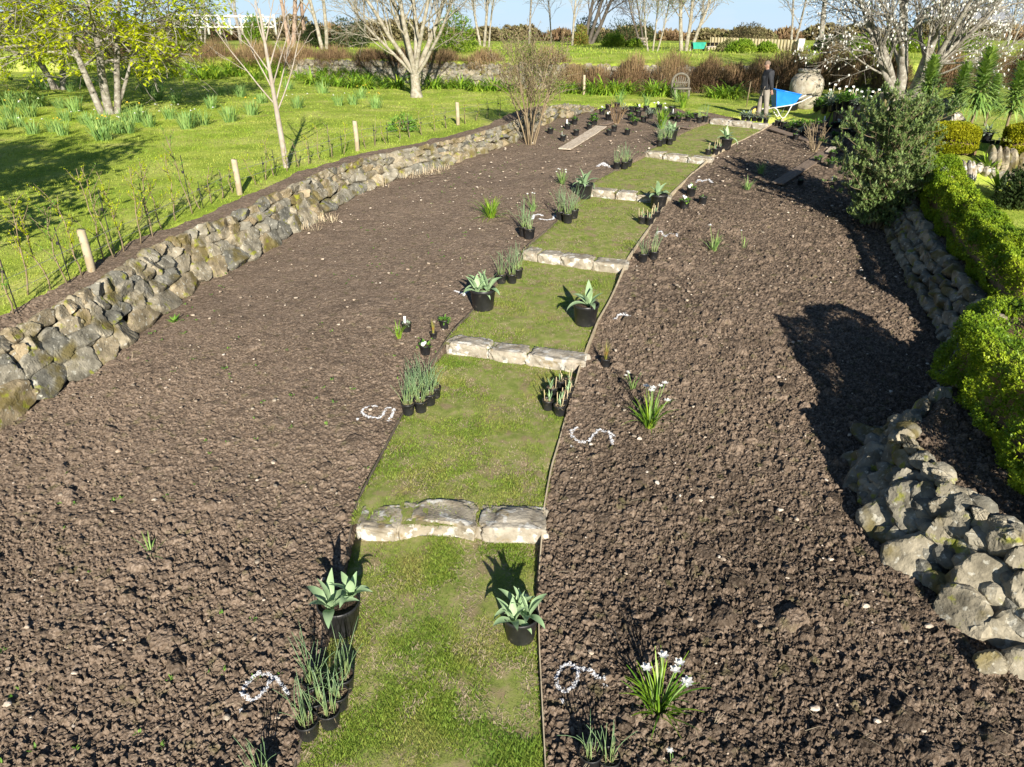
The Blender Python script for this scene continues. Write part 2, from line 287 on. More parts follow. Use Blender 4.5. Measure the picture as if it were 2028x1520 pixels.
# far edge of the dug beds
FE = np.array(sorted([tuple(bedpt(*p)) for p in [(1195,216),(1240,208),(1310,207),(1380,220),(1413,237),(1522,251),(1560,242),(1610,242),(1650,247),(1685,258),(1715,275)]]))
def yfe(x): return np.interp(x, FE[:, 0], FE[:, 1])
def path_uv(x, y):
    u = (x - xl(y))/(xp(y) - xl(y))
    uu = np.clip(u, 0, 1); k = np.zeros(np.shape(y), int)
    for i in range(1, 7): k += (y > STY[i, 0]*(1-uu) + STY[i, 1]*uu)
    return u, k
def path_z(x, y):
    u, k = path_uv(x, y); u = np.clip(u, 0, 1)
    y0 = STY[k, 0]*(1-u) + STY[k, 1]*u; k2 = np.minimum(k+1, 6); y1 = STY[k2, 0]*(1-u) + STY[k2, 1]*u
    v = np.clip((y - y0)/np.maximum(y1-y0, .1), 0, 1)
    z = (bed(y0) + RISE*.5)*(1-v) + (bed(y1) - RISE*.5)*v
    return np.where(k >= 6, bed(y0) + RISE*.5, z)
def terrace2(x, y):   # raised ground right of the beds
    return np.interp(y, [14, 15.6, 15.95, 20, 26], [.55, .62, .98, 1.0, .6])
def lawn_z(x, y):
    flat = np.interp(y, [0, 5.6, 26, 30, 42], [-.4, 0, 1.47, 1.50, 1.60])
    left = np.interp(y, [0, 5, 10, 20, 30, 46], [.5, .78, 1.05, 1.46, 1.62, 1.78])
    s = (xw(y)-x); wl = sstep(s, .3, .9)*(1 - sstep(y, 26, 30)) + sstep(-x, 2, 8)*sstep(y, 26, 30)
    z = flat*(1-wl) + left*wl
    dr = x - xr(y)
    right = bed(y) + np.where(x > 9.3 - .0*y, np.interp(y, [14, 15.55, 15.9, 19, 24, 30, 42], [.58, .62, .98, .98, .72, .6, .65]), np.interp(y, [3, 9, 14, 17, 22, 25], [.66, .60, .56, .62, .66, .6]))
    wr = sstep(dr, .0, .35)*(1 - sstep(y, 25, 28)) + sstep(x, 11.5, 16)*sstep(y, 25, 28)
    z = z*(1-wr) + right*wr
    db = y - yb(x)
    up = sstep(db, 0, .5); z = z*(1-up) + (2.75 + .3*sstep(db, 0, 6))*up
    z = np.where(y > 90, 3.05 - (y-90)*.010, z)
    return z
def H(x, y):
    x = np.asarray(x, float); y = np.asarray(y, float)
    z = lawn_z(x, y) + .03*(fbm(x*.5, y*.5, 3, 3)-.5)*2
    s = np.gradient(WL[:, 0], WL[:, 1]); sl_ = np.interp(y, WL[:, 1], s); d = (xw(y)-x)/np.sqrt(1+sl_**2)
    dr = (x - xr(y))*np.where((y > 6.4) & (y < 8.4), .62, .95)
    soil = bed(y) + hwl(y)*sstep(d, .13, .48) + hwr(y)*sstep(dr, .14, .52)
    m = soil_mask(x, y)
    z = np.where(m, soil, z)
    u, k = path_uv(x, y); onp = (u > 0) & (u < 1) & (y < STY[6, 0]*(1-np.clip(u,0,1)) + STY[6, 1]*np.clip(u,0,1))
    return np.where(onp, path_z(x, y), z)
def berm_w(y): return np.interp(y, [4, 10, 20, 28, 30], [.98, .93, .93, .95, .2])
def soil_mask(x, y):
    s = np.gradient(WL[:, 0], WL[:, 1]); d = (xw(y)-x)/np.sqrt(1+np.interp(y, WL[:, 1], s)**2)
    bw = berm_w(y) + .07*(fbm(x*3, y*3, 9, 2)-.5)*2
    far = np.where(d > 0, 29.6, yfe(x)) + .06*(fbm(x*4, y*4, 5, 2)-.5)
    dr = x - xr(y)
    rw = np.interp(y, [2, 8.6, 9.5, 14, 16, 30], [2.6, 2.3, 1.0, .9, .5, .3]) + .1*(fbm(x*2.5, y*2.5, 12, 2)-.5)*2
    return (d < bw) & (y < far) & (dr < rw)
def at(px, py, dz=0.0):
    d = ray(px, py); t = np.concatenate([np.linspace(2.0, 40, 1600), np.linspace(40.1, 260, 1500)])
    P = np.array((0, 0, CAMZ)) + t[:, None]*d; f = P[:, 2] - H(P[:, 0], P[:, 1]) - dz
    i = np.argmax(f < 0)
    if not (f < 0).any(): i = len(t)-1
    a = f[i-1]/(f[i-1]-f[i] + 1e-9) if i > 0 else 0
    tt = t[i-1] + (t[i]-t[i-1])*a; p = np.array((0, 0, CAMZ)) + tt*d
    return np.array((p[0], p[1], p[2]-dz))
def dep(p): return p[1]*cos(PITCH) - (p[2]-CAMZ)*sin(PITCH)     # distance along the view axis, metres
def up(p, py):                                                   # height above p at which the picture row py is reached
    b = (py-760)/FPX; r = np.array((p[1], p[2]-CAMZ)); z = r[0]*cos(PITCH)-r[1]*sin(PITCH); v = -r[0]*sin(PITCH)-r[1]*cos(PITCH)
    return (v - b*z)/(cos(PITCH) - b*sin(PITCH))
def Hs(x, y): return float(H(np.array([x]), np.array([y]))[0])
def clods(x, y, seed):
    """overlapping crumbs of earth: height and a per-crumb tone"""
    wx = x + .012*(vnoise(x*45, y*45, seed+50)-.5)*2; wy = y + .012*(vnoise(x*45, y*45, seed+51)-.5)*2
    best = np.zeros_like(x); tone = np.full_like(x, .35)
    for q, (s, hmin, hmax, pr) in enumerate([(.19,.03,.065,.06),(.095,.015,.046,.22),(.052,.010,.038,.44),(.031,.007,.029,.64),(.019,.005,.018,.85)]):
        ci = np.floor(wx/s).astype(np.int64); cj = np.floor(wy/s).astype(np.int64)
        lay = np.zeros_like(x); lt = np.zeros_like(x)
        for di in (-1, 0, 1):
            for dj in (-1, 0, 1):
                i = ci+di; j = cj+dj; k = seed+q*7
                cx = (i+.5+.8*(hsh(i, j, k)-.5))*s; cy = (j+.5+.8*(hsh(i, j, k+1)-.5))*s
                r = s*(.36+.34*hsh(i, j, k+2)); amp = (hmin+(hmax-hmin)*hsh(i, j, k+3)**2)*(hsh(i, j, k+4) < pr)
                an = hsh(i, j, k+5)*pi; ar = .7+.6*hsh(i, j, k+6)
                dx = wx-cx; dy = wy-cy; ex = (dx*np.cos(an)+dy*np.sin(an))/ar; ey = (-dx*np.sin(an)+dy*np.cos(an))*ar
                ax_ = np.abs(ex); ay_ = np.abs(ey); rr = np.maximum(np.maximum(ax_, ay_), (ax_+ay_)*.74)/r
                h = amp*np.clip((1-rr)*2.4, 0, 1)*(1+.55*(ex*(hsh(i, j, k+7)-.5)+ey*(hsh(i, j, k+8)-.5))*2/r)
                mk = h > lay; lay = np.where(mk, h, lay); lt = np.where(mk, hsh(i, j, k+9), lt)
        mk = lay > best; tone = np.where(mk & (lay > .004), .25+.75*lt, tone); best = np.maximum(best, lay) + .25*np.minimum(best, lay)
    return best, tone
def soil_rough(x, y):
    rgt = sstep(x - xp(y), -.2, .4)
    near = 1 - sstep(y, 5.5, 10.5)
    return .36 + .62*np.maximum(rgt*(1 - .35*sstep(y, 12, 18)), near) - .12*sstep(xl(y)-x, 1.0, 2.5)*sstep(y, 8, 11)*(1-rgt)
def grid_quads(keep, ny, nx):
    i = np.arange(ny-1)[:, None]*nx + np.arange(nx-1)[None]
    q = np.stack([i, i+1, i+nx+1, i+nx], -1); return q[keep]
def build_soil():
    mb = MB()
    for (y0, y1, x0, x1, s) in [(1.9, 5.6, -7.0, 5.2, .0078), (5.6, 10.2, -9.2, 8.0, .0135), (10.2, 17.5, -9.4, 9.8, .027), (17.5, 30.2, -6.0, 12.5, .05)]:
        xs = np.arange(x0, x1, s); ys = np.arange(y0, y1+s*1.2, s); X, Y = np.meshgrid(xs, ys)
        X = X + s*.35*(hsh(np.arange(X.size).reshape(X.shape), 7, 1)-.5); Yj = Y + s*.35*(hsh(np.arange(X.size).reshape(X.shape), 9, 2)-.5)
        Yj[0] = Y[0]; Yj[-1] = Y[-1]; Y = Yj
        z = H(X, Y); hh, tn = clods(X, Y, 100)
        u, k = path_uv(X, Y); dpx = np.minimum(X-xl(Y), xp(Y)-X)
        z = np.where((dpx > 0) & (Y < 26.4), bed(Y) - .18*sstep(dpx, .0, .06), z)
        R = soil_rough(X, Y)*(.55+.62*fbm(X*.8+4, Y*.8, 19, 3))
        d = xw(Y)-X; wall = sstep(d, -.05, .1)*(1-sstep(d, .35, .5)); R = R*(1-.6*wall)
        und = .035*(fbm(X*1.7, Y*1.7, 30, 3)-.5)*2
        z = z + hh*R*1.2 + und + .012*(vnoise(X*60, Y*60, 41)-.5)*R
        # dry pale crust on the left, moist and dark in the freshly raked right bed
        rgt = sstep(X-xp(Y), -.2, .6)
        dry = .64 - .34*rgt - .10*(1-sstep(Y, 4, 9)) + .24*(fbm(X*.9, Y*.9, 77, 4)-.5)*2 + .20*sstep(Y, 7, 15)*(1-rgt)
        T = np.clip(dry*.62 + (tn-.4)*.95 + .10 + .30*(hsh(np.arange(X.size).reshape(X.shape), 3, 4)**3-.2), 0, 1)
        m = soil_mask(X, Y); mq = m[:-1, :-1] | m[1:, 1:] | m[1:, :-1] | m[:-1, 1:]
        pathq = (np.minimum(X-xl(Y), xp(Y)-X) > .15) & (Y < 26.2); mq &= ~pathq[:-1, :-1]
        edge = ~m; z = np.where(edge, z-.05, z)
        q = grid_quads(mq, *X.shape)
        used = np.zeros(X.size, bool); used[q.ravel()] = True; idx = np.cumsum(used)-1
        V = np.stack([X, Y, z], -1).reshape(-1, 3)[used]
        mb.add(V, q=idx[q], a=T.reshape(-1)[used])
    tag(mb.build('soil_bed', M['soil'], smooth=False), 'dug brown earth of the two long beds either side of the grass path', 'soil', kind='structure')
build_soil()
def build_lawn():
    mb = MB()
    for (y0, y1, x0, x1, s) in [(-3, 16, -24, 24, .12), (16, 32, -34, 34, .16), (32, 52, -50, 50, .25), (52, 110, -120, 120, 1.0)]:
        xs = np.arange(x0, x1+s*.5, s); ys = np.linspace(y0, y1, int(round((y1-y0)/s))+1); X, Y = np.meshgrid(xs, ys)
        z = H(X, Y); m = soil_mask(X, Y); u, k = path_uv(X, Y)
        und = m | ((u > -.05) & (u < 1.05) & (Y < 26.6))
        z = np.where(und, np.minimum(z, bed(Y))-.45, z) + .02*(fbm(X*2, Y*2, 8, 3)-.5)
        mb.add(np.stack([X, Y, z], -1).reshape(-1, 3), q=grid_quads(np.ones((X.shape[0]-1, X.shape[1]-1), bool), *X.shape))
    tag(mb.build('lawn', M['lawn'], smooth=True), 'mown green garden lawn around the beds', 'lawn', kind='structure')
    mb = MB(); n = 96; th = np.arange(n)*2*pi/n
    R = np.array([0, 60, 108, 200, 420, 700]); Z = np.array([-3, -2.5, 1.6, .6, -6, -45])
    v = np.stack([R[:, None]*np.cos(th), 20+R[:, None]*np.sin(th), np.repeat(Z[:, None], n, 1)], -1).reshape(-1, 3)
    i = np.arange(len(R)-1)[:, None]*n; j = np.arange(n)[None]; k = (j+1) % n
    mb.add(v, q=np.stack([i+j, i+k, i+n+k, i+n+j], -1).reshape(-1, 4))
    tag(mb.build('far_field', M['field']), 'far fields sloping down to the sea', 'field', kind='structure')
    mb = MB(); mb.lathe([(0.01, -40), (500, -40), (4000, -40), (9000, -40)], n=64)
    tag(mb.build('sea', M['sea']), 'pale blue sea at the horizon', 'sea', kind='structure')
build_lawn()
def build_path():
    mb = MB(); nu = 40
    for k in range(6):
        nv = 90 if k < 2 else 60
        uu, vv = np.meshgrid(np.linspace(0, 1, nu), np.linspace(0, 1, nv))
        Y = (STY[k, 0]*(1-vv)+STY[k+1, 0]*vv)*(1-uu) + (STY[k, 1]*(1-vv)+STY[k+1, 1]*vv)*uu
        X = xl(Y)*(1-uu)+xp(Y)*uu
        y0 = STY[k, 0]*(1-uu)+STY[k, 1]*uu; y1 = STY[k+1, 0]*(1-uu)+STY[k+1, 1]*uu
        z = (bed(y0)+RISE*.5)*(1-vv)+(bed(y1)-RISE*.5)*vv + .02*(fbm(X*2.2, Y*2.2, 21, 3)-.5)*2 - .02*(np.abs(uu-.5) > .49)
        mb.add(np.stack([X, Y, z], -1).reshape(-1, 3), q=grid_quads(np.ones((nv-1, nu-1), bool), nv, nu))
    tag(mb.build('grass_path', M['turf']), 'stepped turf path running up between the two beds', 'path', kind='structure')
build_path()
# ------------------------------------------------------------------ strap blades
def blades(B, az, L, Wd, th0, curl, n=4, base=.6, tip=.08, peak=.4, fold=0.0):
    N = len(B); t = np.linspace(0, 1, n+1); ang = th0[:, None] + curl[:, None]*t[None]**1.3
    am = (ang[:, 1:]+ang[:, :-1])/2; st = (L/n)[:, None]
    r = np.concatenate([np.zeros((N, 1)), np.cumsum(np.sin(am)*st, 1)], 1); z = np.concatenate([np.zeros((N, 1)), np.cumsum(np.cos(am)*st, 1)], 1)
    w = np.where(t < peak, base+(1-base)*t/peak, 1-(1-tip)*((t-peak)/(1-peak))**1.6)
    w = Wd[:, None]*w[None]/2
    C = np.stack([B[:, 0:1]+r*np.cos(az)[:, None], B[:, 1:2]+r*np.sin(az)[:, None], B[:, 2:3]+z], -1)
    S = np.stack([-np.sin(az), np.cos(az), np.zeros(N)], -1)[:, None]*w[..., None]
    if fold:
        Nn = np.stack([-np.cos(ang)*np.cos(az)[:, None], -np.cos(ang)*np.sin(az)[:, None], np.sin(ang)], -1)*(w*fold)[..., None]
        V = np.stack([C-S+Nn, C, C+S+Nn], 2); c = 3
    else: V = np.stack([C-S, C+S], 2); c = 2
    b = np.arange(N)[:, None, None]*(n+1)*c + np.arange(n)[None, :, None]*c + np.arange(c-1)[None, None]
    q = np.stack([b, b+1, b+c+1, b+c], -1).reshape(-1, 4)
    return V.reshape(-1, 3), q, (n+1)*c
def add_blades(mb, B, az, L, Wd, th0, curl, tint=None, **k):
    V, q, c = blades(np.asarray(B, float), az, L, Wd, th0, curl, **k)
    tint = np.random.default_rng(len(B)).random(len(B)) if tint is None else tint
    mb.add(V, q=q, a=np.repeat(tint, c))
def grass():
    R = np.random.default_rng(5); mb = MB()
    for k, n in enumerate([170000, 80000, 34000, 16000, 12000, 9000]):
        u = R.random(n); v = R.random(n); y0 = max(STY[k, 0], 2.1) if k == 0 else 0
        a0 = np.where(k == 0, 2.1, STY[k, 0]); a1 = np.where(k == 0, 2.1, STY[k, 1])
        Y = (a0*(1-v)+STY[k+1, 0]*v)*(1-u)+(a1*(1-v)+STY[k+1, 1]*v)*u; X = xl(Y)*(1-u)+xp(Y)*u
        p = fbm(X*2.6, Y*2.6, 60, 4); worn = fbm(X*5.5, Y*5.5, 66, 3)
        keep = (R.random(n) < np.clip((p-.30)*4.5, .22 if k else .15, 1)) & ((worn < .60) | (R.random(n) < .25)); X = X[keep]; Y = Y[keep]; p = p[keep]; n2 = len(X)
        z = path_z(X, Y) - .01; s = 1+.16*k
        L = (.022+.030*R.random(n2)+.03*(p-.4))*(1+.06*k); th = .5+.75*R.random(n2)
        add_blades(mb, np.stack([X, Y, z], -1), R.random(n2)*2*pi, np.maximum(L, .015), (.0038+.002*R.random(n2))*s, th, .2+.7*R.random(n2), n=2, tint=np.clip(.15+.9*R.random(n2)-.25*(p < .42), 0, 1))
    mt = MB(); n = 60000; Y = 2.1+14*R.random(n)**1.6; u = .01+.98*R.random(n); X = xl(Y)*(1-u)+xp(Y)*u; k = fbm(X*5.5, Y*5.5, 66, 3) > .42+.2*R.random(n); X = X[k]; Y = Y[k]; n = len(X)
    add_blades(mt, np.stack([X, Y, path_z(X, Y)+.002], -1), R.random(n)*6.283, .02+.03*R.random(n), .003+.0015*R.random(n)+.0002*Y, 1.0+.55*R.random(n), .4*R.random(n), n=2, tint=.1+.6*R.random(n))
    tag(mt.build('path_thatch', M['straw'], smooth=False), 'dry brown thatch in the worn patches of the turf path', 'thatch', kind='stuff')
    tag(mb.build('path_grass', M['blade'], smooth=False), 'short mown grass blades covering the stepped path', 'grass', kind='stuff')
    mb = MB()
    def patch(n, xr_, yr_, L0, W0, cond=None):
        X = xr_[0]+(xr_[1]-xr_[0])*R.random(n); Y = yr_[0]+(yr_[1]-yr_[0])*R.random(n)
        k = (fbm(X*1.3, Y*1.3, 90, 4)*1.5 > R.random(n)); X = X[k]; Y = Y[k]
        u, kk = path_uv(X, Y); ok = ~soil_mask(X, Y) & ~((u > -.02) & (u < 1.02) & (Y < 26.5))
        if cond is not None: ok &= cond(X, Y)
        X = X[ok]; Y = Y[ok]; m = len(X)
        add_blades(mb, np.stack([X, Y, H(X, Y)-.01], -1), R.random(m)*2*pi, L0*(.6+.8*R.random(m)), W0*(.7+.6*R.random(m)), .3+.8*R.random(m), .2+.8*R.random(m), n=2, tint=R.random(m))
    lft = lambda X, Y: X < xw(Y)
    patch(90000, (-14, -4), (6, 14), .055, .008, lft)
    patch(110000, (-22, -1), (14, 26), .06, .013, lft)
    patch(60000, (-30, 5), (26, 46), .07, .022)
    patch(40000, (3, 26), (26, 40), .05, .02)
    patch(40000, (6.5, 16), (6, 15.6), .05, .011, lambda X, Y: X > xr(Y)+1.0)
    patch(20000, (9, 22), (16, 27), .05, .016, lambda X, Y: X > xr(Y)+1.0)
    patch(30000, (-20, 30), (38, 70), .16, .035, lambda X, Y: Y > yb(X)+2)
    tag(mb.build('lawn_grass', M['blade2'], smooth=False), 'grass blades of the lawns around the beds', 'grass', kind='stuff')
grass()
# ------------------------------------------------------------------ pebbles, straw and weeds on the earth
def ico(sub):
    t = (1+5**.5)/2; v = [(-1,t,0),(1,t,0),(-1,-t,0),(1,-t,0),(0,-1,t),(0,1,t),(0,-1,-t),(0,1,-t),(t,0,-1),(t,0,1),(-t,0,-1),(-t,0,1)]
    f = [(0,11,5),(0,5,1),(0,1,7),(0,7,10),(0,10,11),(1,5,9),(5,11,4),(11,10,2),(10,7,6),(7,1,8),(3,9,4),(3,4,2),(3,2,6),(3,6,8),(3,8,9),(4,9,5),(2,4,11),(6,2,10),(8,6,7),(9,8,1)]
    v = [np.array(a)/np.linalg.norm(a) for a in v]
    for _ in range(sub):
        c = {}; nf = []
        def mid(a, b):
            k = (min(a, b), max(a, b))
            if k not in c: m = v[a]+v[b]; v.append(m/np.linalg.norm(m)); c[k] = len(v)-1
            return c[k]
        for a, b, d in f:
            x, y, z = mid(a, b), mid(b, d), mid(d, a); nf += [(a,x,z),(b,y,x),(d,z,y),(x,y,z)]
        f = nf
    return np.array(v), np.array(f)
ICO = {s: ico(s) for s in (0, 1, 2, 3)}; ICO4 = ico(4)
def rock_shape(R, sub=2, planes=11, lo=.62, hi=.95, face=0):
    U, F = ICO[sub]; n = R.normal(size=(planes, 3)); n[:face] = np.array((0, 0, 1.))+R.normal(size=(face, 3))*.22; n /= np.linalg.norm(n, axis=1)[:, None]; d = lo+(hi-lo)*R.random(planes); d[:face] = .42+.2*R.random(face)
    dt = U @ n.T; r = np.min(np.where(dt > .05, d/np.maximum(dt, .05), 9), axis=1); r = np.minimum(r, 1.12)
    a = U*5+R.random(3)*50; r = r*(1+.05*(vnoise(a[:, 0]+a[:, 2], a[:, 1]-a[:, 2], 5)-.5)*2)
    return U*r[:, None], F
def litter():
    R = np.random.default_rng(8); mb = MB()
    def spots(n, ymax=26, p=1.5):
        Y = 2.2+(ymax-2.2)*R.random(n)**p; X = -9+19*R.random(n); u, k = path_uv(X, Y)
        d = xw(Y)-X; ok = soil_mask(X, Y) & ~((u > -.01) & (u < 1.01)) & (d < -.05) & (X < xr(Y)); return X[ok], Y[ok]
    shp = [rock_shape(R, 1, 8) for _ in range(12)]
    X, Y = spots(2600); Z = H(X, Y)
    for x, y, z in zip(X, Y, Z):
        s = .005+.018*R.random()**5 + .0006*y; v, f = shp[R.integers(12)]; a = R.random()*6.28
        v = v*np.array((s*1.3, s, s*.7)); c, q = cos(a), sin(a); v = np.stack([v[:, 0]*c-v[:, 1]*q, v[:, 0]*q+v[:, 1]*c, v[:, 2]], -1)
        mb.add(v+(x, y, z+.03+.4*s), t=f, a=R.random()**2)
    for px, py in [(1545,1010),(1560,1145),(1410,985),(1592,738),(1570,678),(1583,676),(1645,1108),(1715,1200),(1840,1240),(612,462),(312,992),(305,990),(1830,1448),(1738,1428),(1613,1402),(1170,880)]:
        p = at(px, py, .03); v, f = shp[R.integers(12)]; s = .016+.016*R.random(); mb.add(v*(s*1.2, s*.8, s*.6)+p+(0, 0, .03), t=f, a=.75)
    tag(mb.build('pebbles', M['pebble'], smooth=False), 'small pale pebbles scattered over the dug earth', 'pebbles', kind='stuff')
    mb = MB(); X, Y = spots(9000, p=1.3); n = len(X); B = np.stack([X, Y, H(X, Y)+.035], -1)
    add_blades(mb, B, R.random(n)*6.28, .03+.10*R.random(n)**2, .0022+.0012*R.random(n)+.00022*Y, 1.25+.5*R.random(n), (R.random(n)-.5)*.6, n=2, base=.9, tip=.5)
    # straw remains where plants were cut down beside the left wall
    for cx, cy, n, r in [(640,440,170,.22),(612,458,60,.14),(800,352,260,.34),(845,345,200,.28),(870,338,120,.22),(735,372,60,.3)]:
        p = at(cx, cy); a = R.random(n)*6.28; rr = r*R.random(n)**.6; B = np.stack([p[0]+rr*np.cos(a)*1.7, p[1]+rr*np.sin(a), np.full(n, p[2]+.02)], -1)
        lie = R.random(n) < .72
        add_blades(mb, B, R.random(n)*6.28, .07+.13*R.random(n), np.full(n, .008), np.where(lie, 1.1+.5*R.random(n), .5*R.random(n)), (R.random(n)-.5)*.4, n=2, base=1, tip=.7, tint=.5+.5*R.random(n))
    tag(mb.build('straw', M['straw'], smooth=False), 'dry straw and stubble lying on the dug earth', 'straw', kind='stuff')
    mb = MB(); X, Y = spots(2600, p=1.0); k = (fbm(X*.8, Y*.8, 15, 3) > .52) & (X < xl(Y)); X = X[k]; Y = Y[k]; n = len(X)
    rep = 7; B = np.repeat(np.stack([X, Y, H(X, Y)+.03], -1), rep, 0); B[:, :2] += R.normal(size=(n*rep, 2))*.012
    add_blades(mb, B, R.random(n*rep)*6.28, .012+.03*R.random(n*rep), .008+.006*R.random(n*rep), .6+.7*R.random(n*rep), R.random(n*rep)*.5, n=2)
    yv = 4+22*R.random(240); yv = yv[:]; xv = xw(yv)-.42*R.random(240); zv = H(xv, yv)+.07; rp = 9; Bw = np.repeat(np.stack([xv, yv, zv], -1), rp, 0); Bw[:, :2] += R.normal(size=(240*rp, 2))*.03
    add_blades(mb, Bw, R.random(240*rp)*6.28, .03+.06*R.random(240*rp), .010+.012*R.random(240*rp), .4+.8*R.random(240*rp), .3+R.random(240*rp)*.6, n=2)
    for x0, y0 in [(112,712),(345,640),(75,775)]:
        p = at(x0, y0); m = 24; add_blades(mb, np.repeat(p[None], m, 0), R.random(m)*6.28, .1+.08*R.random(m), np.full(m, .03), .5+.6*R.random(m), .5*R.random(m)+.3, n=3)
    tag(mb.build('weed_seedlings', M['leafy'], smooth=False), 'tiny green weed seedlings in the left bed', 'weeds', kind='stuff')
litter()
# ------------------------------------------------------------------ dry stone walls, steps, edging
def put_rock(mb, R, c, size, nrm, sub=2, tint=None, planes=11, lo=.66, tilt=.25, face=0):
    v, f = rock_shape(R, sub, planes, lo, face=face)
    nrm = np.asarray(nrm, float); nrm /= np.linalg.norm(nrm); up_ = np.array((0, 0, 1.)); a = np.cross(up_, nrm); a /= np.linalg.norm(a); b = np.cross(nrm, a)
    g = (R.random()-.5)*2*tilt; a, b = a*cos(g)+b*sin(g), -a*sin(g)+b*cos(g)
    mb.add(v[:, 0:1]*a*size[0]+v[:, 1:2]*b*size[1]+v[:, 2:3]*nrm*size[2]+np.asarray(c), t=f, a=R.random() if tint is None else tint)
def rock_wall(name, label, foot, hfun, batter, courses, seed, sub=2, side=1.0, zf=None, tones=(0, 1), group=None, sz=1.0):
    R = np.random.default_rng(seed); foot = np.asarray(foot, float); mb = MB()
    seg = np.linalg.norm(np.diff(foot, axis=0), axis=1); S = np.concatenate([[0], np.cumsum(seg)])
    for (f0, f1, wmin, wmax) in courses:
        s = -R.random()*.2
        while s < S[-1]:
            w = wmin+(wmax-wmin)*R.random(); m = min(max(s+w/2, 0), S[-1]-1e-3)
            i = min(np.searchsorted(S, m, 'right')-1, len(seg)-1); t = (m-S[i])/seg[i]; p = foot[i]*(1-t)+foot[i+1]*t
            ms = [min(max(m+q, 0), S[-1]-1e-3) for q in (-.3, .3)]; tt = np.array([(np.interp(q, S, foot[:, 0]), np.interp(q, S, foot[:, 1])) for q in ms]); tg = tt[1]-tt[0]; tg /= np.linalg.norm(tg)+1e-9
            nr = np.array((-tg[1], tg[0]))*side; h = hfun(p[1]); z0 = zf(p[0], p[1]) if zf else bed(p[1])
            fc = (f0+f1)/2+(R.random()-.5)*.08; hh = (f1-f0)*h
            c = (p[0]-nr[0]*batter*fc, p[1]-nr[1]*batter*fc, z0+fc*h-.01)
            tn = tones[0]+(tones[1]-tones[0])*R.random()
            put_rock(mb, R, c, (w*.575*sz, max(.06, hh*.64*(.9+.3*R.random()))*sz, .15+.06*R.random()), (nr[0], nr[1], .45), sub, tn, planes=10, lo=.74, face=1)
            if hh > .12 and R.random() < .35:
                put_rock(mb, R, (c[0]+tg[0]*w*.5, c[1]+tg[1]*w*.5, c[2]+hh*.35*(R.random()-.4)), (.09, .07, .09), (nr[0], nr[1], .3), sub, tn)
            s += w*.93
    return tag(mb.build(name, M['stone'], smooth=False), label, 'wall', group)
ys = np.concatenate([np.arange(3.5, 29.2, .4)]); footL = np.stack([xw(ys), ys], -1)
rock_wall('dry_stone_wall', 'long low mossy dry stone wall along the left bed under the wire fence', footL, hwl, .38, [(.0,.40,.32,.70),(.36,.66,.24,.50),(.62,.86,.20,.40),(.84,1.06,.14,.34)], 3, sub=3, side=-1)
m = (WR[:, 1] > 8.2) & (WR[:, 1] < 15); yy = np.arange(7.9, 15.2, .3); footR = np.stack([xr(yy), yy], -1)
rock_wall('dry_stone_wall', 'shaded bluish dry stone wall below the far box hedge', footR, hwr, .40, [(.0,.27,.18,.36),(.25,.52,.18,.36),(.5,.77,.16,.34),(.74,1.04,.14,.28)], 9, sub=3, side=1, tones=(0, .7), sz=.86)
def bastion():
    R = np.random.default_rng(21); mb = MB()
    # individual boulders, read off the photograph and laid against the slope: px, py, width px, height px, lift, tone
    for px, py, wp, hp, dz, tn in [(1715,955,75,150,.15,.25),(1748,1040,95,130,.2,.45),(1812,1115,115,130,.22,.8),(1910,1220,120,120,.1,.8),(1955,1160,160,120,.36,.85),(1985,1260,110,110,.12,.7),
        (1812,1010,110,110,.42,.5),(1740,915,60,90,.38,.35),(1775,895,45,85,.45,.2),(1768,955,80,50,.45,.2),(1802,960,55,60,.5,.4),(1835,985,50,60,.55,.2),(1722,868,80,40,.4,.2),(1755,868,70,35,.55,.15),
        (1880,1060,75,70,.46,.8),(1905,1040,60,60,.52,.55),(1945,1065,55,55,.5,.5),(1990,1075,65,70,.52,.65),(2020,1110,50,60,.5,.6),(1870,1010,60,45,.60,.75),(1888,985,55,60,.64,.8),(1910,1000,35,50,.64,.4),
        (1945,1022,38,30,.66,.8),(1975,1042,35,40,.66,.6),(2010,1060,35,45,.64,.4),(1795,875,35,45,.64,.75),(1806,880,36,22,.66,.9),(1812,895,38,25,.66,.7),(1828,915,42,40,.64,.3),(1848,935,40,28,.64,.4),(1866,945,36,26,.66,.7),(1876,965,36,32,.66,.8),
        (2030,1170,70,80,.4,.7),(2040,1230,90,80,.3,.3),(2050,1320,110,100,.1,.7),(1960,1310,60,50,.0,.8)]:
        d = ray(px, py); P0 = at(px, py, 0.0); k = dep(P0)/FPX
        x, y = P0[0], P0[1]; c = np.array((x, y, P0[2]))
        put_rock(mb, R, c+np.array((-.05, -.05, .05)), (wp*k*.47, hp*k*.46, .17+.06*R.random()), (-.62, -.62, .55), 3, tn*.62, planes=14, lo=.78, tilt=.12, face=1)
    for q in range(150):
        t = R.random(); y = 4.0+2.6*t; lv = R.random(); x = float(xr(y))+.05+.42*lv; s_ = .05+.06*R.random()
        put_rock(mb, R, (x, y+.05*R.normal(), bed(y)+.04+lv*float(hwr(y))*.98), (s_*1.3, s_, .07), (-.6, -.5, .5), 1, .45*R.random(), lo=.75)
    # the flank that turns away into the bay
    f = np.array([(3.62,6.35),(3.95,6.75),(4.35,7.1),(4.95,7.5),(5.5,7.85),(6.0,8.3)])
    for q in range(44):
        t = q/43*4.99; i = int(t); p = f[i]*(1-t+i)+f[i+1]*(t-i); lv = R.random()
        put_rock(mb, R, (p[0]+.25*lv, p[1]-.25*lv, bed(p[1])+.1+.52*lv), (.15, .11, .10), (-.6, .7, .4), 3, .4*R.random())
    tag(mb.build('boulder_wall', M['stone'], smooth=False), 'rounded corner of a rough boulder wall below the near box hedge', 'wall')
bastion()
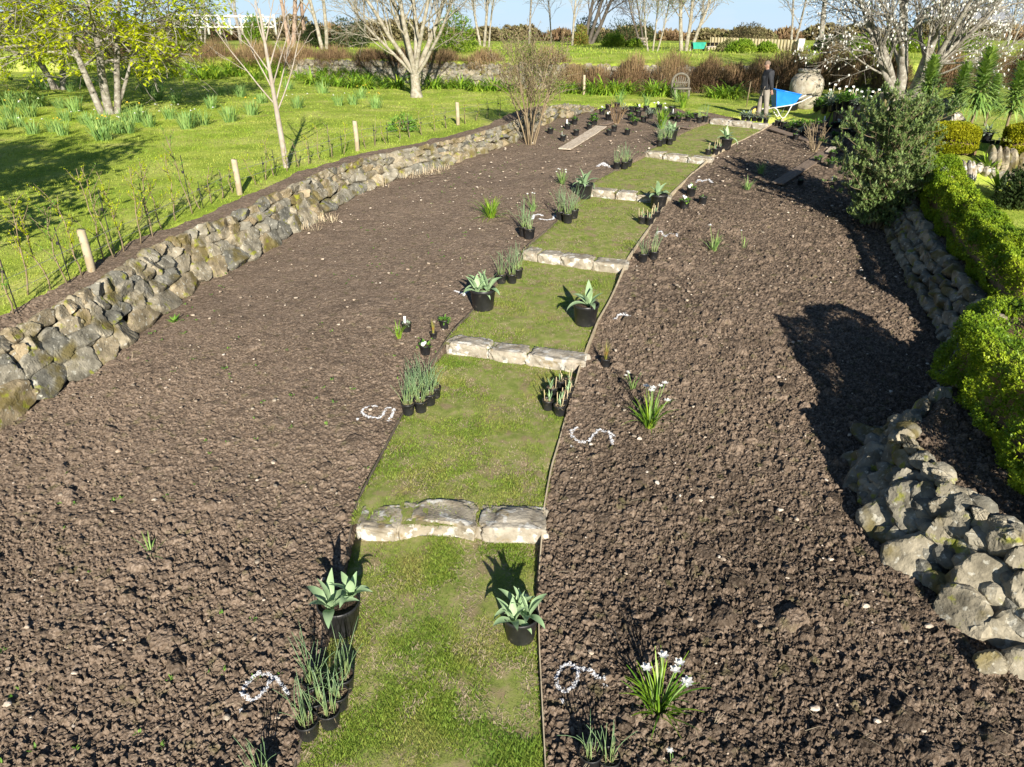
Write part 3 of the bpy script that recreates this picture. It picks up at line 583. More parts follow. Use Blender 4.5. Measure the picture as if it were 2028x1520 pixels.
def steps():
    R = np.random.default_rng(31)
    spec = [[(712,795,.0),(797,940,.10),(958,1080,.02)], [(897,976,.02),(980,1050,-.02),(1053,1160,-.02)], [(1040,1071,0),(1075,1118,0),(1121,1180,0),(1183,1245,0)],
            [(1170,1224,0),(1227,1264,0),(1267,1330,0)], [(1283,1320,0),(1323,1365,0),(1368,1411,0)], [(1413,1446,0),(1449,1490,0),(1493,1522,0)]]
    nm = ['nearest stone step across the turf path, of three big pale lichened boulders', 'second stone step from the near end, of three separated tan boulders', 'third stone step up the path, of four squared blocks', 'fourth stone step up the path, its left block whitest', 'fifth stone step, beside the far cluster of chive pots', 'topmost stone step, under the five small black pots']
    for k, st in enumerate(spec):
        (a, b) = STEPS[k]; a = np.array(a); b = np.array(b); pa = 712 if k == 0 else st[0][0]; pb = st[-1][1]
        mid = (a+b)/2; o = thing('stone_step', nm[k], 'step', (mid[0], mid[1], bed(mid[1])), group='stone steps of the turf path')
        for (x0, x1, bulge) in st:
            t0 = (x0-pa)/(pb-pa); t1 = (x1-pa)/(pb-pa); c = a+(b-a)*(t0+t1)/2; w = np.linalg.norm(b-a)*(t1-t0)
            U, F = ICO4; e = .42 if k != 1 else .55
            v = np.sign(U)*np.abs(U)**e; v = v/np.maximum(np.max(np.abs(v), axis=1), .001)[:, None]*(np.max(np.abs(v), axis=1)**.5)[:, None]
            n1 = fbm(U[:, 0]*2.2+U[:, 2]*1.7+R.random()*40, U[:, 1]*2.2-U[:, 2]*1.1+R.random()*40, 4, 3)-.5
            dpt = .40 if k == 0 else .34
            n2 = fbm(U[:, 0]*5+R.random()*40, U[:, 1]*5-U[:, 2]*4, 6, 3)-.5; n3 = fbm(U[:, 0]*13+R.random()*40, U[:, 1]*13-U[:, 2]*9, 8, 3)-.5; v = v*(1+.34*n1[:, None]+.16*n2[:, None]+.11*n3[:, None]); v = v*np.array((w*(.52+.03*R.random()), dpt/2, .108)); v[:, 1] += bulge*np.cos(np.clip(v[:, 0]/(w*.5), -1, 1)*1.4)
            an = math.atan2(b[1]-a[1], b[0]-a[0])+(R.random()-.5)*.05; cc, ss = cos(an), sin(an); v = np.stack([v[:, 0]*cc-v[:, 1]*ss, v[:, 0]*ss+v[:, 1]*cc, v[:, 2]], -1)
            mb = MB(); zz = bed(c[1])-.022+(0.022*R.random()); mb.add(v+np.array((c[0]-mid[0], c[1]+.12-mid[1], zz-bed(mid[1]))), t=F, a=R.random())
            mb.build('stone', M['step'], o, smooth=True)
steps()
def edging():
    for nm_, fx, col, h, lab, y0, w in [('path_edging', xp, 'edge', .055, 'thin tan timber edging along the right side of the turf path', 2.0, .022), ('path_edging', xl, 'edged', .045, 'thin dark edging strip along the left side of the turf path', 2.0, .014)]:
        mb = MB(); Y = np.arange(y0, 26.3, .15)
        X = fx(Y); Z = path_z(np.clip(X, xl(Y)+.02, xp(Y)-.02), Y); Z = np.maximum(np.minimum(Z, bed(Y)+.10), bed(Y)-.02)
        Z = np.convolve(np.pad(Z, 3, 'edge'), np.ones(7)/7, 'valid')
        n = len(Y); w = np.interp(Y, [3, 8, 14], [.008, .014, .034]) if fx is xp else w; V = np.concatenate([np.stack([X-w/2, Y, Z-.12], -1), np.stack([X-w/2, Y, Z+h-.02], -1), np.stack([X+w/2, Y, Z+h-.02], -1), np.stack([X+w/2, Y, Z-.12], -1)])
        i = np.arange(n-1); q = np.concatenate([np.stack([i+a*n, i+1+a*n, i+1+b*n, i+b*n], -1) for a, b in ((0,1),(1,2),(2,3))]); mb.add(V, q=q)
        tag(mb.build(nm_, M[col], smooth=False), lab, 'edging')
edging()
# ------------------------------------------------------------------ potted plants: prototypes (pot 16 cm across, or 36 cm for the big ones)
def make_pot(o, r=.08, h=.15, sheet=20, rough=True):
    mb = MB(); k = r*.80
    mb.lathe([(.001, .004), (k*.97, .004), (k, .012), (r*.965, h*.86), (r*1.03, h*.87), (r*1.035, h*.985), (r*1.0, h), (r*.96, h*.985), (r*.94, h*.84)], n=sheet)
    mb.build('pot', M['pot'], o)
    mb = MB(); R = np.random.default_rng(int(r*1000)); n = 18; pr = []
    for q, rr in enumerate(np.linspace(.02, 1, 7)): pr.append((r*.945*rr, h*.86 + .006*(R.random()-.5)))
    mb.lathe(pr[::-1], n=n); mb.V[-1][:, 2] += (R.random(len(mb.V[-1]))-.5)*.10*r
    mb.build('compost', M['compost'], o)
def rnd(R, n, a, b): return a+(b-a)*R.random(n)
def disc(R, n, r, z): a = R.random(n)*6.283; q = r*np.sqrt(R.random(n)); return np.stack([q*np.cos(a), q*np.sin(a), np.full(n, z)], -1), a
def P_allium(seed, heads, r=.18, h=.31):
    R = np.random.default_rng(seed); o = thing('potted_allium', None, 'potted plant'); make_pot(o, r, h, 28); z0 = h*.85
    for (cx, cy, s) in heads:
        mb = MB(); n = 8; az = np.arange(n)*2.4+R.random()*6; L = s*rnd(R, n, .24, .36); th = np.linspace(.15, .95, n)+rnd(R, n, -.15, .15)
        add_blades(mb, np.repeat([[cx, cy, z0]], n, 0), az, L, s*rnd(R, n, .075, .10), th, np.linspace(.1, 1.5, n)+rnd(R, n, 0, .5), n=8, base=.45, tip=.03, peak=.45, fold=.35, tint=R.random(n))
        mb.tube([(cx, cy, z0-.02), (cx, cy, z0+.05*s)], [.012*s, .010*s], 7, .6)
        mb.build('leaf_rosette', M['allium'], o)
    return o
def P_chive(seed, n=14, hh=.32, lean=.25):
    R = np.random.default_rng(seed); o = thing('potted_chives', None, 'potted plant'); make_pot(o); mb = MB()
    B, a = disc(R, n, .05, .125)
    for k in range(n):
        d = a[k]+R.normal()*.5; l = hh*rnd(R, 1, .55, 1.1)[0]; t = np.linspace(0, 1, 6); le = abs(R.normal())*lean; cu = R.normal()*.25
        x = np.sin(le+cu*t)*t*l; P = np.stack([B[k, 0]+x*cos(d), B[k, 1]+x*sin(d), B[k, 2]+np.cos(le+cu*t)*t*l], -1)
        mb.tube(P, np.linspace(.0038, .0014, 6), 4, np.linspace(1, .2, 6).repeat(4).tolist()+[.5, .5])
    mb.build('foliage', M['chive'], o)
    mb = MB(); m = 26; B, a = disc(R, m, .055, .131); add_blades(mb, B, R.random(m)*6.3, rnd(R, m, .03, .08), np.full(m, .004), rnd(R, m, 1.2, 1.7), rnd(R, m, -.3, .5), n=2, base=1, tip=.6)
    mb.build('dead_leaves', M['stalk'], o); return o
def P_stalk(seed, nl=5, ns=2):
    R = np.random.default_rng(seed); o = thing('potted_lily', None, 'potted plant'); make_pot(o); mb = MB(); n = nl
    c = R.normal(size=2)*.015; add_blades(mb, np.repeat([[c[0], c[1], .125]], n, 0), R.random(n)*6.28, rnd(R, n, .10, .17), rnd(R, n, .02, .03), rnd(R, n, .05, .5), rnd(R, n, .0, .5), n=5, fold=.4, tip=.05)
    mb.build('foliage', M['allium'], o); mb = MB()
    for k in range(ns):
        p = R.normal(size=2)*.03; q = p+R.normal(size=2)*.02; mb.tube([(p[0], p[1], .12), (q[0], q[1], .22+.1*R.random())], [.006, .005], 6, R.random())
    B, a = disc(R, 30, .06, .131); add_blades(mb, B, R.random(30)*6.3, rnd(R, 30, .03, .07), np.full(30, .005), rnd(R, 30, 1.2, 1.7), rnd(R, 30, -.2, .4), n=2, base=1, tip=.6)
    mb.build('dry_stalk', M['stalk'], o); return o
def P_grass(seed):
    R = np.random.default_rng(seed); o = thing('potted_sedge', None, 'potted plant'); make_pot(o); mb = MB(); n = 26; B, a = disc(R, n, .02, .125)
    add_blades(mb, B, R.random(n)*6.28, rnd(R, n, .18, .36), np.full(n, .008), rnd(R, n, .02, .3), rnd(R, n, .0, .45), n=5, base=.8, tip=.1); mb.build('foliage', M['orange'], o); return o
def leaf_mound(mb, R, n, r, z, h, l, w, c=(0, 0)):
    a = R.random(n)*6.283; q = r*np.sqrt(R.random(n)); hz = h*(1-(q/r)**2)*(.4+.6*R.random(n))
    B = np.stack([c[0]+q*np.cos(a)*.8, c[1]+q*np.sin(a)*.8, z+hz*.7], -1); add_blades(mb, B, a+R.normal(size=n)*.5, rnd(R, n, .6*l, 1.2*l), rnd(R, n, .7*w, 1.2*w), .4+.9*q/r+R.normal(size=n)*.2, rnd(R, n, .2, .9), n=3, base=.25, tip=.1, peak=.5, fold=.3)
def P_leafy(seed, n=70, r=.12, h=.12, white=0, m='leafy', l=.075, w=.035):
    R = np.random.default_rng(seed); o = thing('potted_herb', None, 'potted plant'); make_pot(o); mb = MB(); leaf_mound(mb, R, n, r, .12, h, l, w); mb.build('foliage', M[m], o)
    if white:
        for k in range(white):
            mb = MB(); c = np.array((R.normal()*.03, R.normal()*.03-.03, .17+.05*R.random())); v, f = rock_shape(R, 1, 8); mb.add(v*np.array((.028, .028, .03))+c, t=f); mb.build('flower', M['white'], o)
    return o
def P_small(seed, tagged=False):
    R = np.random.default_rng(seed); o = thing('potted_seedling', None, 'potted plant'); make_pot(o); mb = MB(); leaf_mound(mb, R, 16, .06, .12, .05, .05, .025); mb.build('foliage', M['grey' if tagged else 'leafy'], o)
    if tagged:
        mb = MB(); mb.box((.03, -.02, .18), (.035, .004, .13), .3); mb.build('plant_tag', M['tag'], o)
    return o
PROTO = {
 'allA': P_allium(1, [(-.06, -.06, 1.0), (.09, .09, .85)]), 'allB': P_allium(2, [(-.08, -.07, .95), (.07, .0, 1.05), (-.01, .09, .95)]), 'allC': P_allium(3, [(.02, .03, 1.15)]), 'allD': P_allium(4, [(.0, .0, 1.25), (.05, -.06, .7)]),
 'chA': P_chive(5, 15, .42), 'chB': P_chive(6, 13, .38, .2), 'chC': P_chive(7, 18, .44, .3), 'chD': P_chive(8, 11, .36, .18),
 'stA': P_stalk(9, 5, 2), 'stB': P_stalk(10, 7, 1), 'stC': P_stalk(11, 3, 3), 'gr': P_grass(12),
 'lfA': P_leafy(13), 'lfB': P_leafy(14, 90, .15, .15), 'lfC': P_leafy(15, 40, .09, .07), 'wh': P_leafy(16, 22, .07, .06, 2), 'gy': P_leafy(17, 60, .13, .14, 0, 'grey', .10, .03), 'smA': P_small(18), 'smB': P_small(19, True)}
for o in PROTO.values(): o['unused'] = 1
RADIUS = lambda k: .18 if k.startswith('all') else .08
NR = np.random.default_rng(77)
def pot(kind, px, py, wpx, label, group=None):
    p = at(px, py); d = wpx*dep(p)/FPX; s = d/(2*RADIUS(kind)*1.035)
    src = PROTO[kind]; rz = NR.random()*6.28 if kind not in ('allA', 'allB') else 0.0
    if src.get('unused'):
        src.location = p; src.rotation_euler = (0, 0, rz); src.scale = (s, s, s); tag(src, label, None, group); del src['unused']; return src
    return dup(src, p, rz, s, label, group)
# --- the eight big alliums
G = 'big black pots of alliums along the turf path'
pot('allA', 677, 1243, 84, 'big pot with two broad grey-green rosettes, left of the path below the nearest step', G)
pot('allB', 1031, 1260, 72, 'big pot overflowing with three rosettes, right path edge below the nearest step', G)
pot('allC', 1159, 642, 52, 'big pot with one upright rosette on the grass just above the second step', G)
pot('allB', 957, 612, 52, 'big pot with yellow-green rosettes at the left path edge above the second step', G)
pot('allD', 1156, 393, 35, 'big black pot with spreading bluish leaves beside the whitest stone step', G)
pot('allC', 1303, 414, 35, 'big pot behind the four stalky pots at the right path edge', G)
pot('allD', 1436, 296, 26, 'far big pot near the right edge of the uppermost turf panel', G)
pot('allA', 1328, 279, 26, 'far big pot with pale leaves behind the row of four chive pots', G)
# --- chive pots, left of the path
G = 'small black pots of chive-like leaves beside the path'
for k, px, py, w, lab in [('chA',612,1456,47,'front left chive pot, nearest the camera, in the cluster by left chalk 6'), ('chB',655,1434,46,'front right chive pot full of dead leaves in the cluster by left chalk 6'), ('chD',628,1410,44,'shaded chive pot right behind the front left pot by left chalk 6'),
     ('chC',625,1373,44,'back left chive pot of the cluster by left chalk 6'), ('chD',672,1400,44,'middle right chive pot of the cluster by left chalk 6'), ('chA',683,1365,44,'chive pot tucked closest under the big pot by left chalk 6'),
     ('chB',522,1560,47,'chive pot cut off by the bottom edge on the left bed'),
     ('chA',809,820,28,'front left chive pot of the cluster right of the left chalk 5'), ('chC',834,815,28,'front right chive pot of the cluster right of the left chalk 5'), ('chB',851,801,28,'chive pot second along the right side of the cluster by left chalk 5'), ('chD',862,787,26,'rearmost right chive pot of the cluster by the left chalk 5'),
     ('chC',816,803,27,'second row left chive pot of the cluster by left chalk 5'), ('chA',828,796,27,'middle chive pot buried inside the cluster by the left chalk 5'), ('chC',845,785,27,'chive pot at the very back of the cluster by the left chalk 5'),
     ('chB',993,561,22,'left chive pot of three above the big pot with yellow-green rosettes'), ('chA',1014,561,22,'front middle chive pot of three above the big pot with yellow-green rosettes'), ('chC',1025,551,22,'right rear chive pot of three above the big pot with yellow-green rosettes'),
     ('chD',1048,473,24,'front chive pot of the pair below the left chalk 3'), ('chC',1038,468,22,'rear chive pot of the pair below the left chalk 3'),
     ('chC',1124,442,22,'front chive pot of three right of the left chalk 3'), ('chA',1110,436,20,'left rear chive pot of three right of the left chalk 3'), ('chC',1136,433,20,'right rear chive pot of three right of the left chalk 3'),
     ('chB',1221,335,15,'left chive pot of three beside the left chalk 2'), ('chA',1237,335,16,'middle chive pot of three beside the left chalk 2'), ('chD',1245,330,15,'right chive pot of three beside the left chalk 2'),
     ('chC',1306,290,14,'nearest chive pot in the row of four by the fifth step'), ('chA',1313,286,14,'second chive pot in the row of four by the fifth step'), ('chC',1320,283,14,'third chive pot in the row of four by the fifth step'), ('chB',1326,287,14,'right-hand front chive pot in the row of four by the fifth step'),
     ('chD',1273,519,20,'left pot of the tall thin chive pair right of the third step'), ('chA',1294,514,19,'right pot of the tall thin chive pair right of the third step'),
     ('chD',1168,1518,47,'left chive pot at the bottom edge below right chalk 6'), ('chB',1204,1526,46,'right chive pot at the bottom edge below right chalk 6')]:
    pot(k, px, py, w, lab, G)
G = 'black pots of stalky lily shoots on the right path edge'
for k, px, py, w, lab in [('stB',1085,811,24,'front left stalky pot topped with straw in the right-edge cluster'), ('stA',1108,822,25,'nearest stalky pot with fresh shoots in the right-edge cluster'), ('stB',1093,786,24,'stalky pot with the tallest leaf shoot, back left of the right-edge cluster'), ('stC',1115,806,23,'pot of bare stalks right behind the nearest pot of the right-edge cluster'),
     ('stA',1123,793,22,'stalky pot touching the timber edging in the right-edge cluster'), ('stC',1110,771,22,'pot of pale bare stalks at the back of the right-edge cluster'), ('stC',1127,765,20,'rearmost dark pot of the right-edge cluster'), ('stB',1128,781,20,'stalky pot third along the timber edging in the right-edge cluster'),
     ('stC',1271,444,17,'left stalky pot of four before a big pot on the right edge'), ('stA',1286,446,18,'front middle stalky pot of four before a big pot on the right edge'), ('stC',1291,437,16,'rear stalky pot of four before a big pot on the right edge'), ('stA',1299,433,17,'right stalky pot of four touching the big pot on the right edge'),
     ('stC',1402,308,13,'left stalky pot of three beside the far big pot on the uppermost turf'), ('stA',1416,307,14,'middle stalky pot of three beside the far big pot on the uppermost turf'), ('stC',1424,302,13,'right stalky pot of three beside the far big pot on the uppermost turf')]:
    pot(k, px, py, w, lab, G)
G = 'small pots dotted on the left bed'
for k, px, py, w, lab in [('smB',806,657,21,'small pot with a white tag beside a grass tuft on the left bed'), ('gr',859,671,15,'small pot of upright orange-tipped sedge on the left bed'), ('lfC',881,650,20,'small pot of light green leaves nearest the path by the second step'), ('wh',843,702,23,'small pot with a whitish flower, lowest of four on the left bed')]: pot(k, px, py, w, lab, G)
G = 'small pots dotted on the right bed'
for k, px, py, w, lab in [('gr',1199,726,20,'small black pot of orange sedge on the right bed beside the second step'), ('wh',1355,414,20,'nearest small pot with a white flower by right chalk 2'), ('wh',1368,389,19,'rear small pot with a white flower by right chalk 2'), ('smA',1391,405,17,'right small pot with a tiny plant by right chalk 2'),
     ('smA',1584,368,13,'small pot in the shade below the long dark plank'), ('smB',1645,370,13,'tagged small pot in the shade left of the glossy bush'), ('lfC',1619,325,14,'leafy small pot just right of the long dark plank'), ('lfA',1644,333,15,'bright leafy pot at the foot of the glossy bush, right of the long plank')]: pot(k, px, py, w, lab, G)
FARL = [('smA',1090,266),('smB',1124,257),('smB',1115,280),('lfC',1138,247),('smA',1141,269),('smA',1167,258),('lfA',1177,248),('lfC',1176,240),('smA',1206,269),('smA',1216,261),('smA',1242,268),('wh',1204,238),('lfC',1248,239),('lfA',1257,249),('smA',1274,243),('gy',1287,236),('smA',1250,223),('wh',1262,224),('smA',1264,232),('smA',1279,222),('wh',1305,219),('smA',1330,223),('lfB',1343,242),('lfB',1362,241),('smB',1331,236),('chD',1384,244),('chB',1396,242),('smA',1375,236),('wh',1192,228),('smA',1204,219),('smA',1222,216),('smA',1295,226),('wh',1318,229),('gy',1236,226)]
DESC = {'smA':'small black pot with a tiny seedling', 'smB':'small black pot with a white tag', 'lfC':'small pot of low green leaves', 'lfA':'pot of bushy green leaves', 'lfB':'pot of mounded fresh green leaves', 'wh':'small pot with white flowers', 'gy':'pot of silvery leaves', 'chD':'pot of short thin leaves', 'chB':'pot of thin upright leaves'}
def lr(items, where, group, w):
    cnt = {}
    items = sorted(items, key=lambda q: q[1])
    tot = {}
    for q in items: tot[q[0]] = tot.get(q[0], 0)+1
    for q in items:
        k = q[0]; cnt[k] = cnt.get(k, 0)+1
        pot(k, q[1], q[2], w*(1.0 if len(q) < 4 else q[3]), f"{DESC[k]}, {ORD[cnt[k]-1]} from left, {where}" if tot[k] > 1 else f"{DESC[k]}, only one, {where}", group)
lr(FARL, 'far end of left bed', 'pots set out at the far end of the left bed', 12.5)
FARR = [('smA',1539,251),('smA',1551,254),('lfB',1563,262),('lfA',1571,256),('lfB',1593,259),('lfA',1583,253),('lfA',1605,256),('lfC',1618,253),('smB',1631,251),('smA',1650,255),('wh',1661,254),('smA',1676,265),('lfA',1652,278),('smB',1655,290),('smA',1575,278),('gy',1588,270),('smA',1640,262),('lfC',1647,313),('smA',1690,272),('wh',1683,268)]
lr(FARR, 'far edge of right bed', 'pots set out along the far edge of the right bed', 13)
for i, (px, py) in enumerate([(1472,241),(1482,242),(1493,243),(1504,244),(1516,246)]): pot('gy', px, py-2, 11.5, ['leftmost','second from the left','middle','second from the right','rightmost'][i]+' of five little pots in a row on the topmost stone step', 'five pots on the topmost step')
NUR = [('lfB',1617,222,1.3),('lfB',1632,226,1.4),('lfA',1645,222,1.2),('gy',1650,220,1.3),('gy',1662,217,1.4),('lfB',1675,218,1.6),('lfB',1688,218,1.5),('gy',1700,219,1.3),('wh',1712,219,1),('wh',1724,219,1),('smA',1735,218,1),('wh',1746,215,1),('lfA',1625,212,1.2),('gy',1640,209,1.2),('lfB',1668,207,1.2),('gy',1690,208,1.2),('wh',1705,208,1),('wh',1720,208,1),('smB',1735,207,1),('lfA',1712,200,1.2),('lfA',1728,198,1.2),('lfA',1745,197,1.2),('lfA',1695,198,1.2),('lfA',1678,196,1.2)]
lr(NUR, 'nursery rows by the urn', 'nursery pots beside the stone urn', 13)
pot('gy', 1952, 283, 21, 'large dark pot of silvery leaves on the lawn between the two golden hedges'); pot('smA', 1964, 287, 9, 'little pot against the large dark pot between the golden hedges'); pot('smB', 1975, 287, 9, 'tagged little pot under the right-hand echium stem')
for k, o in list(PROTO.items()):
    if o.get('unused'):
        for c in list(o.children): bpy.data.objects.remove(c)
        bpy.data.objects.remove(o)
# ------------------------------------------------------------------ chalk numbers on the earth
def chalk(label, lines, w=.022, dens=1.0, seed=1):
    R = np.random.default_rng(seed); mb = MB()
    for ln in lines:
        P = np.array([at(*q)[:2] for q in ln])
        if len(P) == 1: P = np.vstack([P, P+(.015, .01)])
        sg = np.linalg.norm(np.diff(P, axis=0), axis=1); S = np.concatenate([[0], np.cumsum(sg)]); n = int(S[-1]*3800*dens)+40
        t = R.random(n)*S[-1]; y0_ = P[0, 1]; x = np.interp(t, S, P[:, 0])+R.normal(size=n)*w*.22*(1+y0_*.04); y = np.interp(t, S, P[:, 1])+R.normal(size=n)*w*.22*(1+y0_*.04)
        g = (vnoise(x*70, y*70, seed)*.6+.4*vnoise(x*25, y*25, seed+1)) > .34; x = x[g]; y = y[g]; n = len(x)
        hh, _ = clods(x, y, 100); z = H(x, y)+hh*soil_rough(x, y)*(.55+.62*fbm(x*.8+4, y*.8, 19, 3))*1.2+.035*(fbm(x*1.7, y*1.7, 30, 3)-.5)*2+.004
        s = (.0016+.0034*R.random(n)**2)*(1+y0_*.05); a = R.random(n)*6.28; k = len(x)
        Q = np.stack([np.stack([x+s*np.cos(a+d), y+s*np.sin(a+d), z+.002*np.sin(a*3+d*2)], -1) for d in (0, 1.4, 3.0, 4.6)], 1)
        Q2 = np.concatenate([Q, np.stack([x, y, z+.001+.3*s], -1)[:, None]], 1); b = np.arange(k)[:, None]*5
        mb.add(Q2.reshape(-1, 3), t=np.concatenate([b+np.array([[i, (i+1) % 4, 4]]) for i in range(4)]))
    tag(mb.build('chalk_number', M['chalk'], smooth=False), label, 'chalk mark', 'chalk numbers on the earth')
z4 = lambda L: [(940+x/3.8, 1120+y/3.8) for x, y in L]
chalk('white chalk 6 with its dot on the right bed beside the nearest narcissus', [z4([(770,790),(720,752),(655,765),(610,845),(622,920),(680,962),(738,932),(775,870),(780,800)]), z4([(720,752),(790,778),(870,808),(930,850),(975,890),(990,930)]), z4([(655,1015),(665,1035)])], .024, 1.2, 1)
z3 = lambda L: [(400+x/1.931, 1050+y/1.931) for x, y in L]
chalk('white chalk 6 with its dot on the left bed, left of the nearest chive pots', [z3([(255,556),(210,560),(165,600),(155,640),(185,655),(220,645),(250,610),(275,570),(255,556)]), z3([(275,570),(310,600),(332,636)]), z3([(148,692),(152,698)])], .024, 1.2, 2)
z7 = lambda L: [(690+x/11.545, 790+y/11.545) for x, y in L]
chalk('white chalk 5 with its dot on the left bed, left of the chive cluster', [z7([(460,205),(380,220),(310,300),(340,370),(440,440),(550,460),(680,460),(770,410),(820,320),(870,250),(930,220),(970,225)]), z7([(1050,230),(1020,330),(970,440),(900,500)]), z7([(560,185),(650,192)]), z7([(205,520),(220,500)])], .026, 1.1, 3)
z2 = lambda L: [(650+x/2.714, 600+y/2.714) for x, y in L]
chalk('white chalk 5 with its dot on the right bed, right of the stalky pots', [z2([(1340,680),(1305,700),(1310,730),(1350,755),(1400,748),(1422,718),(1450,692),(1480,695),(1510,705),(1528,765)]), z2([(1510,705),(1540,725)]), z2([(1308,775),(1314,780)])], .026, 1.0, 4)
z5 = lambda L: [(700+x/2.714, 180+y/2.714) for x, y in L]
chalk('faint white chalk 4 on the left bed beside the big pot with yellow-green rosettes', [z5([(545,1080),(580,1095),(612,1085),(622,1065),(592,1105)])], .03, 1, 5)
chalk('white chalk 4 on the right bed above the orange sedge pot', [z5([(1400,1235),(1440,1225),(1455,1205),(1480,1225),(1522,1240)]), z5([(1455,1205),(1470,1245)])], .03, 1, 6)
chalk('white chalk 3 on the left bed left of the three chive pots', [z5([(962,690),(972,668),(1000,662),(1018,672)]), z5([(1000,690),(1040,697),(1075,690),(1080,668)])], .035, 1, 7)
chalk('white chalk 3 on the right bed above the pair of tall chives', [z5([(1622,778),(1650,765),(1680,787),(1700,770),(1735,785),(1740,768)])], .035, .8, 8)
chalk('white chalk 2 on the left bed beside three chive pots', [z5([(1310,408),(1345,388),(1378,410)]), z5([(1340,398),(1360,405)])], .045, .9, 9)
chalk('white chalk 2 on the right bed above the three small flower pots', [[(1000+x/3.62, 180+y/3.62) for x, y in [(1370,665),(1390,645),(1420,660),(1460,645),(1485,665)]]], .04, .7, 10)
# ------------------------------------------------------------------ plants growing in the beds
def flower6(mb, R, c, r, d):
    n = 6; az = np.arange(n)*pi/3+R.random(); add_blades(mb, np.repeat(np.asarray(c)[None], n, 0), az, np.full(n, r), np.full(n, r*.7), np.full(n, 1.0+.4*R.random()), np.full(n, .3), n=2, base=.4, tip=.3, peak=.5)
    v, f = rock_shape(R, 0, 6); mb.add(v*r*.35+np.asarray(c)+(0, 0, r*.3), t=f)
def narcissus(px, py, hpx, nleaf, nfl, label, seed, m='daff', spread=.55, group='narcissus and bulbs growing in the beds', col='white'):
    R = np.random.default_rng(seed); p = at(px, py); hgt = hpx*dep(p)/FPX/.9; o = thing('narcissus' if nfl else 'leaf_tuft', label, 'plant', p, 0, 1, group)
    mb = MB(); B, a = disc(R, nleaf, hgt*.13, -.01); add_blades(mb, B, a+R.normal(size=nleaf)*.6, hgt*rnd(R, nleaf, .55, 1.1), rnd(R, nleaf, .008, .014)*max(.8, hgt/.3), abs(R.normal(size=nleaf))*spread*.75, rnd(R, nleaf, .2, 1.5), n=6, base=.8, tip=.2); mb.build('foliage', M[m], o)
    if nfl:
        ms = MB()
        for k in range(nfl):
            mf = MB()
            d = R.random()*6.28; q = hgt*.5*R.random()**.5; h = hgt*(.85+.3*R.random()); b = (q*.2*cos(d), q*.2*sin(d), 0); e = np.array((q*cos(d), q*sin(d), h)); ms.tube([b, (e*.5+np.array(b)*.5)+(0, 0, h*.08), e], .003*max(1, hgt/.3), 4, .5); flower6(mf, R, e, .032*max(.8, hgt/.33), d); mf.build('flower', M[col], o)
        ms.build('flower_stem', M['daff'], o)
    return o
narcissus(1302, 1408, 105, 64, 6, 'clump of white narcissus with six blooms beside the right chalk 6', 1, 'agap')
narcissus(1286, 845, 68, 60, 6, 'clump of white narcissus with six blooms above the right chalk 5', 2, 'agap')
narcissus(1254, 772, 34, 18, 3, 'small white narcissus just behind the large clump above right chalk 5', 3)
narcissus(1330, 1518, 34, 4, 1, 'single white narcissus at the bottom edge on the right bed', 4)
narcissus(973, 432, 48, 75, 0, 'big arching clump of green strap leaves on the left bed', 5, 'agap', .95)
narcissus(1055, 418, 30, 22, 3, 'small narcissus with white blooms near the left chalk 3', 6)
narcissus(1113, 366, 26, 46, 7, 'leafy clump with many small white flowers left of the fourth step', 7)
narcissus(300, 1100, 62, 7, 0, 'lone green bulb shoot in the lower left bed', 8, 'daff', .5)
narcissus(789, 670, 40, 26, 0, 'tuft of light green grass leaves beside the tagged pot on the left bed', 9, 'agap', .5)
narcissus(1413, 497, 42, 24, 1, 'thin green tuft in the middle of the right bed', 10)
narcissus(1472, 494, 28, 6, 1, 'sparse sprig with one white flower right of the thin green tuft', 11)
narcissus(1480, 377, 26, 40, 0, 'green tuft at the shadow edge on the right bed', 12)
narcissus(1506, 345, 24, 50, 1, 'dark green tuft in the shade on the right bed', 13)
narcissus(1225+85, 255, 40, 60, 2, 'tall clump of upright daffodil leaves by the far big left pot', 14, 'agap', .25)
narcissus(1340, 203, 26, 40, 0, 'tall grassy clump on the lawn behind the left bed pots', 15, 'daff', .4); narcissus(1227, 208, 30, 40, 0, 'grassy clump at the far left corner of the left bed', 16, 'daff', .35); narcissus(1280, 212, 30, 40, 0, 'grassy clump at the middle of the far left bed edge', 17, 'daff', .35); narcissus(1352, 214, 34, 46, 0, 'grassy clump with yellowish base at the far left bed edge', 18, 'agap', .35)
# daffodil clumps on the left lawn
DL = [(12,208),(32,213),(53,206),(80,212),(75,173),(90,178),(8,257),(38,252),(66,266),(106,262),(126,268),(170,247),(207,246),(236,264),(256,264),(205,278),(165,172),(182,172),(141,182),(322,182),(310,200),(285,236),(297,252),(271,242),(337,236),(376,250),(402,248),(371,256),(456,242),(466,188),(571,178),(700,208),(715,196),(478,192),(20,160),(245,240),(184,253),(120,215),(150,222),(60,232),(20,235),(290,185),(350,205),(420,215),(440,190),(520,205),(640,185),(670,210),(745,215),(590,215),(500,228),(130,240)]
R = np.random.default_rng(44); dproto = []
for k in range(5):
    o = thing('daffodil_clump', None, 'plant'); mb = MB(); n = 70; B, a = disc(R, n, .16, -.01); add_blades(mb, B, a+R.normal(size=n)*.5, rnd(R, n, .28, .50), rnd(R, n, .018, .028), abs(R.normal(size=n))*.32+.05, rnd(R, n, .1, .7), n=4, base=.8, tip=.25); mb.build('foliage', M['daff'], o)
    if k % 2:
        for q in range(3):
            mf = MB(); flower6(mf, R, (R.normal()*.15, R.normal()*.15-.12, .38+.08*R.random()), .05, 0); mf.build('flower', M['yellow' if k == 1 else 'white'], o)
    dproto.append(o)
use = set()
